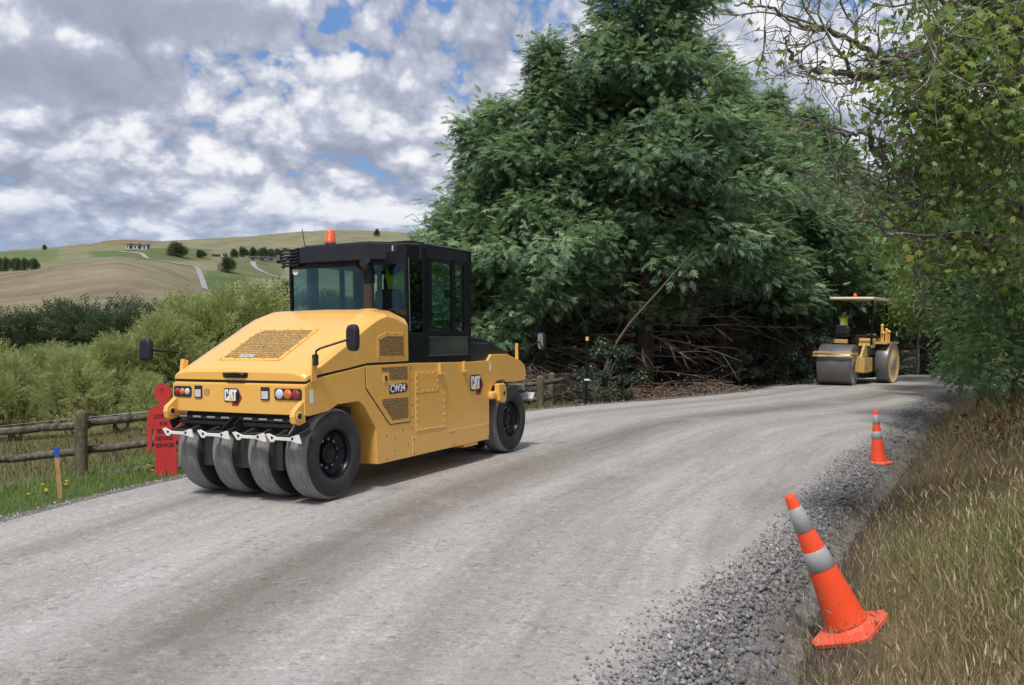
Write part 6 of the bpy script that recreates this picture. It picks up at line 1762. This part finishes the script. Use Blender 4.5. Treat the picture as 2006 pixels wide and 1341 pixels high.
# ================================================================ cones
def cone_thing(loc, tilt, rz, sc, label):
    t = empty('traffic_cone', loc, 0, label, 'traffic cone', 'orange traffic cones on the right shoulder')
    t.rotation_euler = (Matrix.Rotation(tilt[1], 3, 'Y') @ Matrix.Rotation(tilt[0], 3, 'X') @ Matrix.Rotation(rz, 3, 'Z')).to_euler(); t.scale = (sc, sc, sc)
    return t
def cone_parts(t):
    pl8 = []
    n = 24
    def ring(r, z, sq):
        o = []
        for i in range(n):
            a = 2 * pi * i / n + pi / 8; ca, sa = math.cos(a), math.sin(a)
            k_ = 1.0 / max(abs(ca), abs(sa), (abs(ca) + abs(sa)) / 1.32)
            f = (1 - sq) + sq * k_
            o.append((ca * r * f, sa * r * f, z))
        return o
    def octo(h, c, z):
        return [(h, -h + c, z), (h, h - c, z), (h - c, h, z), (-h + c, h, z), (-h, h - c, z), (-h, -h + c, z), (-h + c, -h, z), (h - c, -h, z)]
    rings = [octo(.198, .055, 0), octo(.200, .055, .024), octo(.190, .054, .032), octo(.142, .075, .040), octo(.122, .071, .058), octo(.116, .068, .085)]
    V = [p for r in rings for p in r]
    F = [(k_ * 8 + i, k_ * 8 + (i + 1) % 8, (k_ + 1) * 8 + (i + 1) % 8, (k_ + 1) * 8 + i) for k_ in range(5) for i in range(8)] + [tuple(range(8))[::-1]]
    MB().add(V, F, False).build('base', cone_base, t)
    rad = lambda z: .124 + (.031 - .124) * (z - .08) / (.92 - .08)
    MB().lathe([(rad(.07) + .006, .07), (rad(.12), .12), (rad(.3), .3), (rad(.6), .6), (rad(.895), .895), (rad(.915) - .004, .915), (.024, .918), (.020, .905), (.0, .895)], 32).build('body', cone_o, t)
    for z0, z1_ in ((.43, .555), (.68, .835)):
        MB().lathe([(rad(z0) + .0005, z0), (rad(z0) + .0032, z0 + .002), (rad(z1_) + .0032, z1_ - .002), (rad(z1_) + .0005, z1_)], 32).build('reflective_band', cone_band, t)
cx1, cy1 = 2.39, 6.36
c1 = cone_thing((cx1, cy1, z1(cx1 - .1, cy1) + .075), (R_(-3), R_(-25), ), R_(45), 1.13, 'near orange traffic cone leaning to the left on the edge of the grass')
cone_parts(c1)
cx2, cy2 = 5.66, 14.1
c2 = cone_thing((cx2, cy2, z1(cx2, cy2) + .0), (R_(-2), R_(-4)), R_(40), .9, 'far orange traffic cone standing upright where the gravel meets the dry grass')
cone_parts(c2)

# ================================================================ marker posts
mp_ = empty('marker_post', (1.96, 24.0, z1(1.96, 24.0)), 0, 'thin black post with a yellow top in front of the glossy shrub', 'post')
MB().tube([(0, 0, -.2), (0, 0, 1.72)], .035, 8).build('shaft', black, mp_)
MB().tube([(0, 0, 1.72), (0, 0, 1.82)], .045, 8).build('yellow_top', logo_yellow, mp_)
MB().box((0, -.04, .70), (.12, .01, .05)).build('white_tag', sticker, mp_)
x_, y_ = 10.05, 19.8
mq = empty('marker_post', (x_, y_, z1(x_, y_)), 0, 'dark slim post under green leaves where the right bank meets the road', 'post')
MB().tube([(0, 0, -.2), (.01, 0, .9), (.03, 0, 1.55)], .03, 8).build('shaft', darkmetal, mq)

# ================================================================ far three wheeled roller
def far_roller(loc, rz):
    t = empty('steel_wheel_roller', loc, rz, 'old yellow steel drum roller with a cream canopy at the bend of the road', 'road roller')
    # origin under the rear wheel axle, +Y forward away from us; single wide drum nearest to us
    dr = MB().lathe([(.60, -.535), (.672, -.530), (.678, -.52), (.678, .52), (.672, .530), (.60, .535)], 56, 'X', (0, 0, 0)).build('drum', drum_m, t); dr.location = (-.12, -.35, .678); dr.rotation_euler = (0, 0, R_(4))
    MB().lathe([(.605, .528), (.60, .49), (.15, .47), (.13, .55), (0, .55)], 40, 'X').lathe([(.605, -.528), (.60, -.49), (.15, -.47), (.13, -.55), (0, -.55)], 40, 'X').build('drum_face', drum_f, dr)
    fr = MB().box((0, -.72, .30), (1.28, .05, .05)).box((0, -.70, .42), (1.24, .06, .05)).box((.60, -.34, .38), (.05, .78, .06)).box((-.60, -.34, .38), (.05, .78, .06)).box((.60, -.02, .1), (.06, .10, .62)).box((-.60, -.02, .1), (.06, .10, .62)).build('yoke', yellow_old, dr, bevel=.008)
    for x in (-.35, .25): MB().box((x, -.755, .30), (.26, .02, .035)).build('scraper', cream, dr)
    # chassis
    MB().prism([(.20, .45), (.20, .95), (.55, .98), (1.2, 1.0), (2.9, 1.0), (3.2, .85), (3.2, .40), (2.6, .36), (.6, .36)], side, -.42, .42).build('frame', yellow_old, t, bevel=.02)
    MB().prism([(.02, .42), (.92, .42), (.92, .90), (.05, .92)], side, .34, .62).build('side_box', yellow_old, t, bevel=.015)
    MB().prism([(.05, .92), (.42, 1.36), (.50, 1.36), (.92, .95)], side, .44, .52).build('gusset', yellow_old, t, bevel=.01)
    tx = mobj('number', text_mesh('R2', .10, .006), darkmetal, t); tx.matrix_local = Matrix(((0, 0, 1, .624), (1, 0, 0, .25), (0, 1, 0, .56), (0, 0, 0, 1)))
    for s in (-1, 1):
        w = MB().lathe([(.60, -.22), (.705, -.215), (.715, -.20), (.715, .20), (.705, .215), (.66, .22)], 56, 'X').build('wheel', drum_m, t); w.location = (s * .86, 1.75, .715)
        MB().lathe([(.665, .218), (.655, .205), (.24, .200), (.23, .215), (.22, .215)], 48, 'X').build('wheel_face', simple('dusty_yellow_disc' if s > 0 else 'dusty_yellow_disc_b', (.60, .42, .18), .6, var=.08, dirt=(DUST, .5)), w).scale = (s, 1, 1)
        MB().lathe([(.225, .20), (.22, .235), (.12, .245), (0, .245)], 32, 'X').build('hub', drum_f, w).scale = (s, 1, 1)
        MB().prism([(1.05, 1.36), (2.45, 1.36), (2.45, 1.42), (1.05, 1.44)], side, s * .62, s * 1.04).build('fender', yellow_old, t, bevel=.01)
    MB().prism([(.65, 1.0), (2.2, 1.0), (2.2, 1.34), (.65, 1.30)], side, -.62, .62).build('platform', under, t, bevel=.01)
    MB().prism([(2.2, .95), (3.4, .95), (3.4, 1.35), (3.2, 1.50), (2.2, 1.55)], side, -.45, .45).build('engine_cover', yellow_old, t, bevel=.03)
    MB().prism([(.70, 1.22), (1.2, 1.22), (1.2, 1.55), (.80, 1.55)], side, .18, .64).build('tank', yellow_old, t, bevel=.03)
    MB().prism([(.60, 1.36), (.72, 1.36), (.72, 1.50), (.60, 1.50)], side, -.62, -.15).build('rear_locker', yellow_old, t, bevel=.02)
    # canopy
    cy = MB().prism([(.45, 2.86), (2.55, 2.82), (2.56, 2.88), (2.5, 2.93), (.5, 2.955), (.44, 2.91)], side, -.74, .74).build('canopy', cream, t, bevel=.015)
    MB().lathe([(.06, 2.955), (.06, 3.0), (.055, 3.06), (.03, 3.085), (0, 3.09)], 16, 'Z', (.02, .80, 0)).build('beacon', beacon_m, cy)
    for x, y in ((.62, .75), (.62, 2.4), (-.72, 2.4), (-.72, .95)): MB().tube([(x, y, 1.35), (x, y, 2.88)], .035, 8).build('canopy_post', black, t)
    # seat, rail, levers, wheel
    s1 = MB().box((-.40, .98, 1.62), (.44, .44, .12)).build('seat', seat_m, t, bevel=.03); MB().prism([(-.22, 0), (.22, 0), (.19, .33), (-.19, .33)], lambda p, q: (-.40 + p[0], .74 + q - p[1] * .1, 1.66 + p[1]), 0, .09).build('backrest', seat_m, s1, bevel=.03)
    MB().box((-.40, 1.0, 1.46), (.3, .3, .22)).build('seat_base', under, t)
    MB().tube([(-.62, .66, 1.62), (.62, .66, 1.62)], .022, 8).tube([(-.62, .66, 1.35), (-.62, .66, 1.62)], .02, 6).tube([(.62, .66, 1.35), (.62, .66, 1.62)], .02, 6).tube([(.62, .66, 1.62), (.62, 1.5, 1.62)], .02, 6).build('hand_rail', black, t)
    MB().box((.02, 1.55, 1.60), (.34, .10, .09)).build('dash', cream, t, bevel=.02); MB().box((.38, 1.5, 1.68), (.30, .12, .05)).build('tray', simple('pale_grey_tray', (.5, .52, .52), .6), t)
    for i, (x, y, h) in enumerate(((.80, 1.30, .55), (.92, 1.38, .40), (1.02, 1.34, .34), (.86, 1.22, .30))):
        MB().tube([(x, y, 1.42), (x, y, 1.42 + h)], .05 if i < 2 else .028, 10).lathe([(.055, 1.42 + h), (.06, 1.45 + h), (.03, 1.50 + h), (0, 1.505 + h)], 12, 'Z', (x, y, 0)).build('control_lever', yellow, t)
    rg = [(-.40 + .18 * math.cos(2 * pi * i / 20), 1.50 + .16 * math.sin(2 * pi * i / 20), 1.86 + .09 * math.sin(2 * pi * i / 20)) for i in range(21)]
    MB().tube(rg, .013, 6, caps=False).tube([rg[0], rg[10]], .01, 5).tube([(-.40, 1.50, 1.86), (-.40, 1.66, 1.35)], .03, 8).build('steering_wheel', rubber, t)
    MB().box((1.12, 1.9, 1.72), (.02, .12, .16)).build('mirror', mirror_m, t)
    return t
FR = far_roller((11.22, 30.95, float(zroad([11.22], [30.95])[0])), R_(-38))
p = Matrix.Translation(FR.location) @ Matrix.Rotation(R_(-38), 4, 'Z') @ Vector((-.40, .99, 1.74))
bpy.context.view_layer.update()
d2 = seated_person('driver in a lime safety vest sitting under the cream canopy of the far roller', p, R_(-38), None, .46)
bk = MB().prism([(-.07, 0), (.07, 0), (.05, .2), (-.05, .2)], lambda q, s: (q[0], -.168 - s, .24 + q[1]), 0, .006).build('back_patch', hivis_o, d2)

# ================================================================ vehicle hidden behind the leaves
vt = empty('work_truck', (20.6, 39.0, z1(20.6, 39.0) + .05), R_(-60), 'yellow work truck half hidden behind the green leaves at the far bend', 'truck')
MB().prism([(-1.9, .55), (1.9, .55), (1.9, 1.15), (1.2, 1.25), (-1.9, 1.15)], side, -.85, .85).build('body', yellow_old, vt, bevel=.04)
MB().prism([(-.6, 1.15), (1.15, 1.2), (.75, 1.85), (-.5, 1.88)], side, -.78, .78).build('cabin', charcoal, vt, bevel=.05)
for x in (-.8, .8):
    for y in (-1.25, 1.25):
        w = MB().lathe([(.2, -.11), (.34, -.10), (.36, -.07), (.36, .07), (.34, .10), (.2, .11)], 28, 'X').build('wheel', tyre_m, vt); w.location = (x, y, .36)
        MB().lathe([(.21, .0), (.0, .03)], 20, 'X').build('rim', steel, w)
MB().lathe([(.09, 1.88), (.09, 2.0), (.07, 2.06), (0, 2.07)], 16).build('beacon', beacon_m, vt)
for x in (-.6, .6): MB().box((x, -1.91, .9), (.2, .04, .14)).build('lamp', lens_clear, vt)
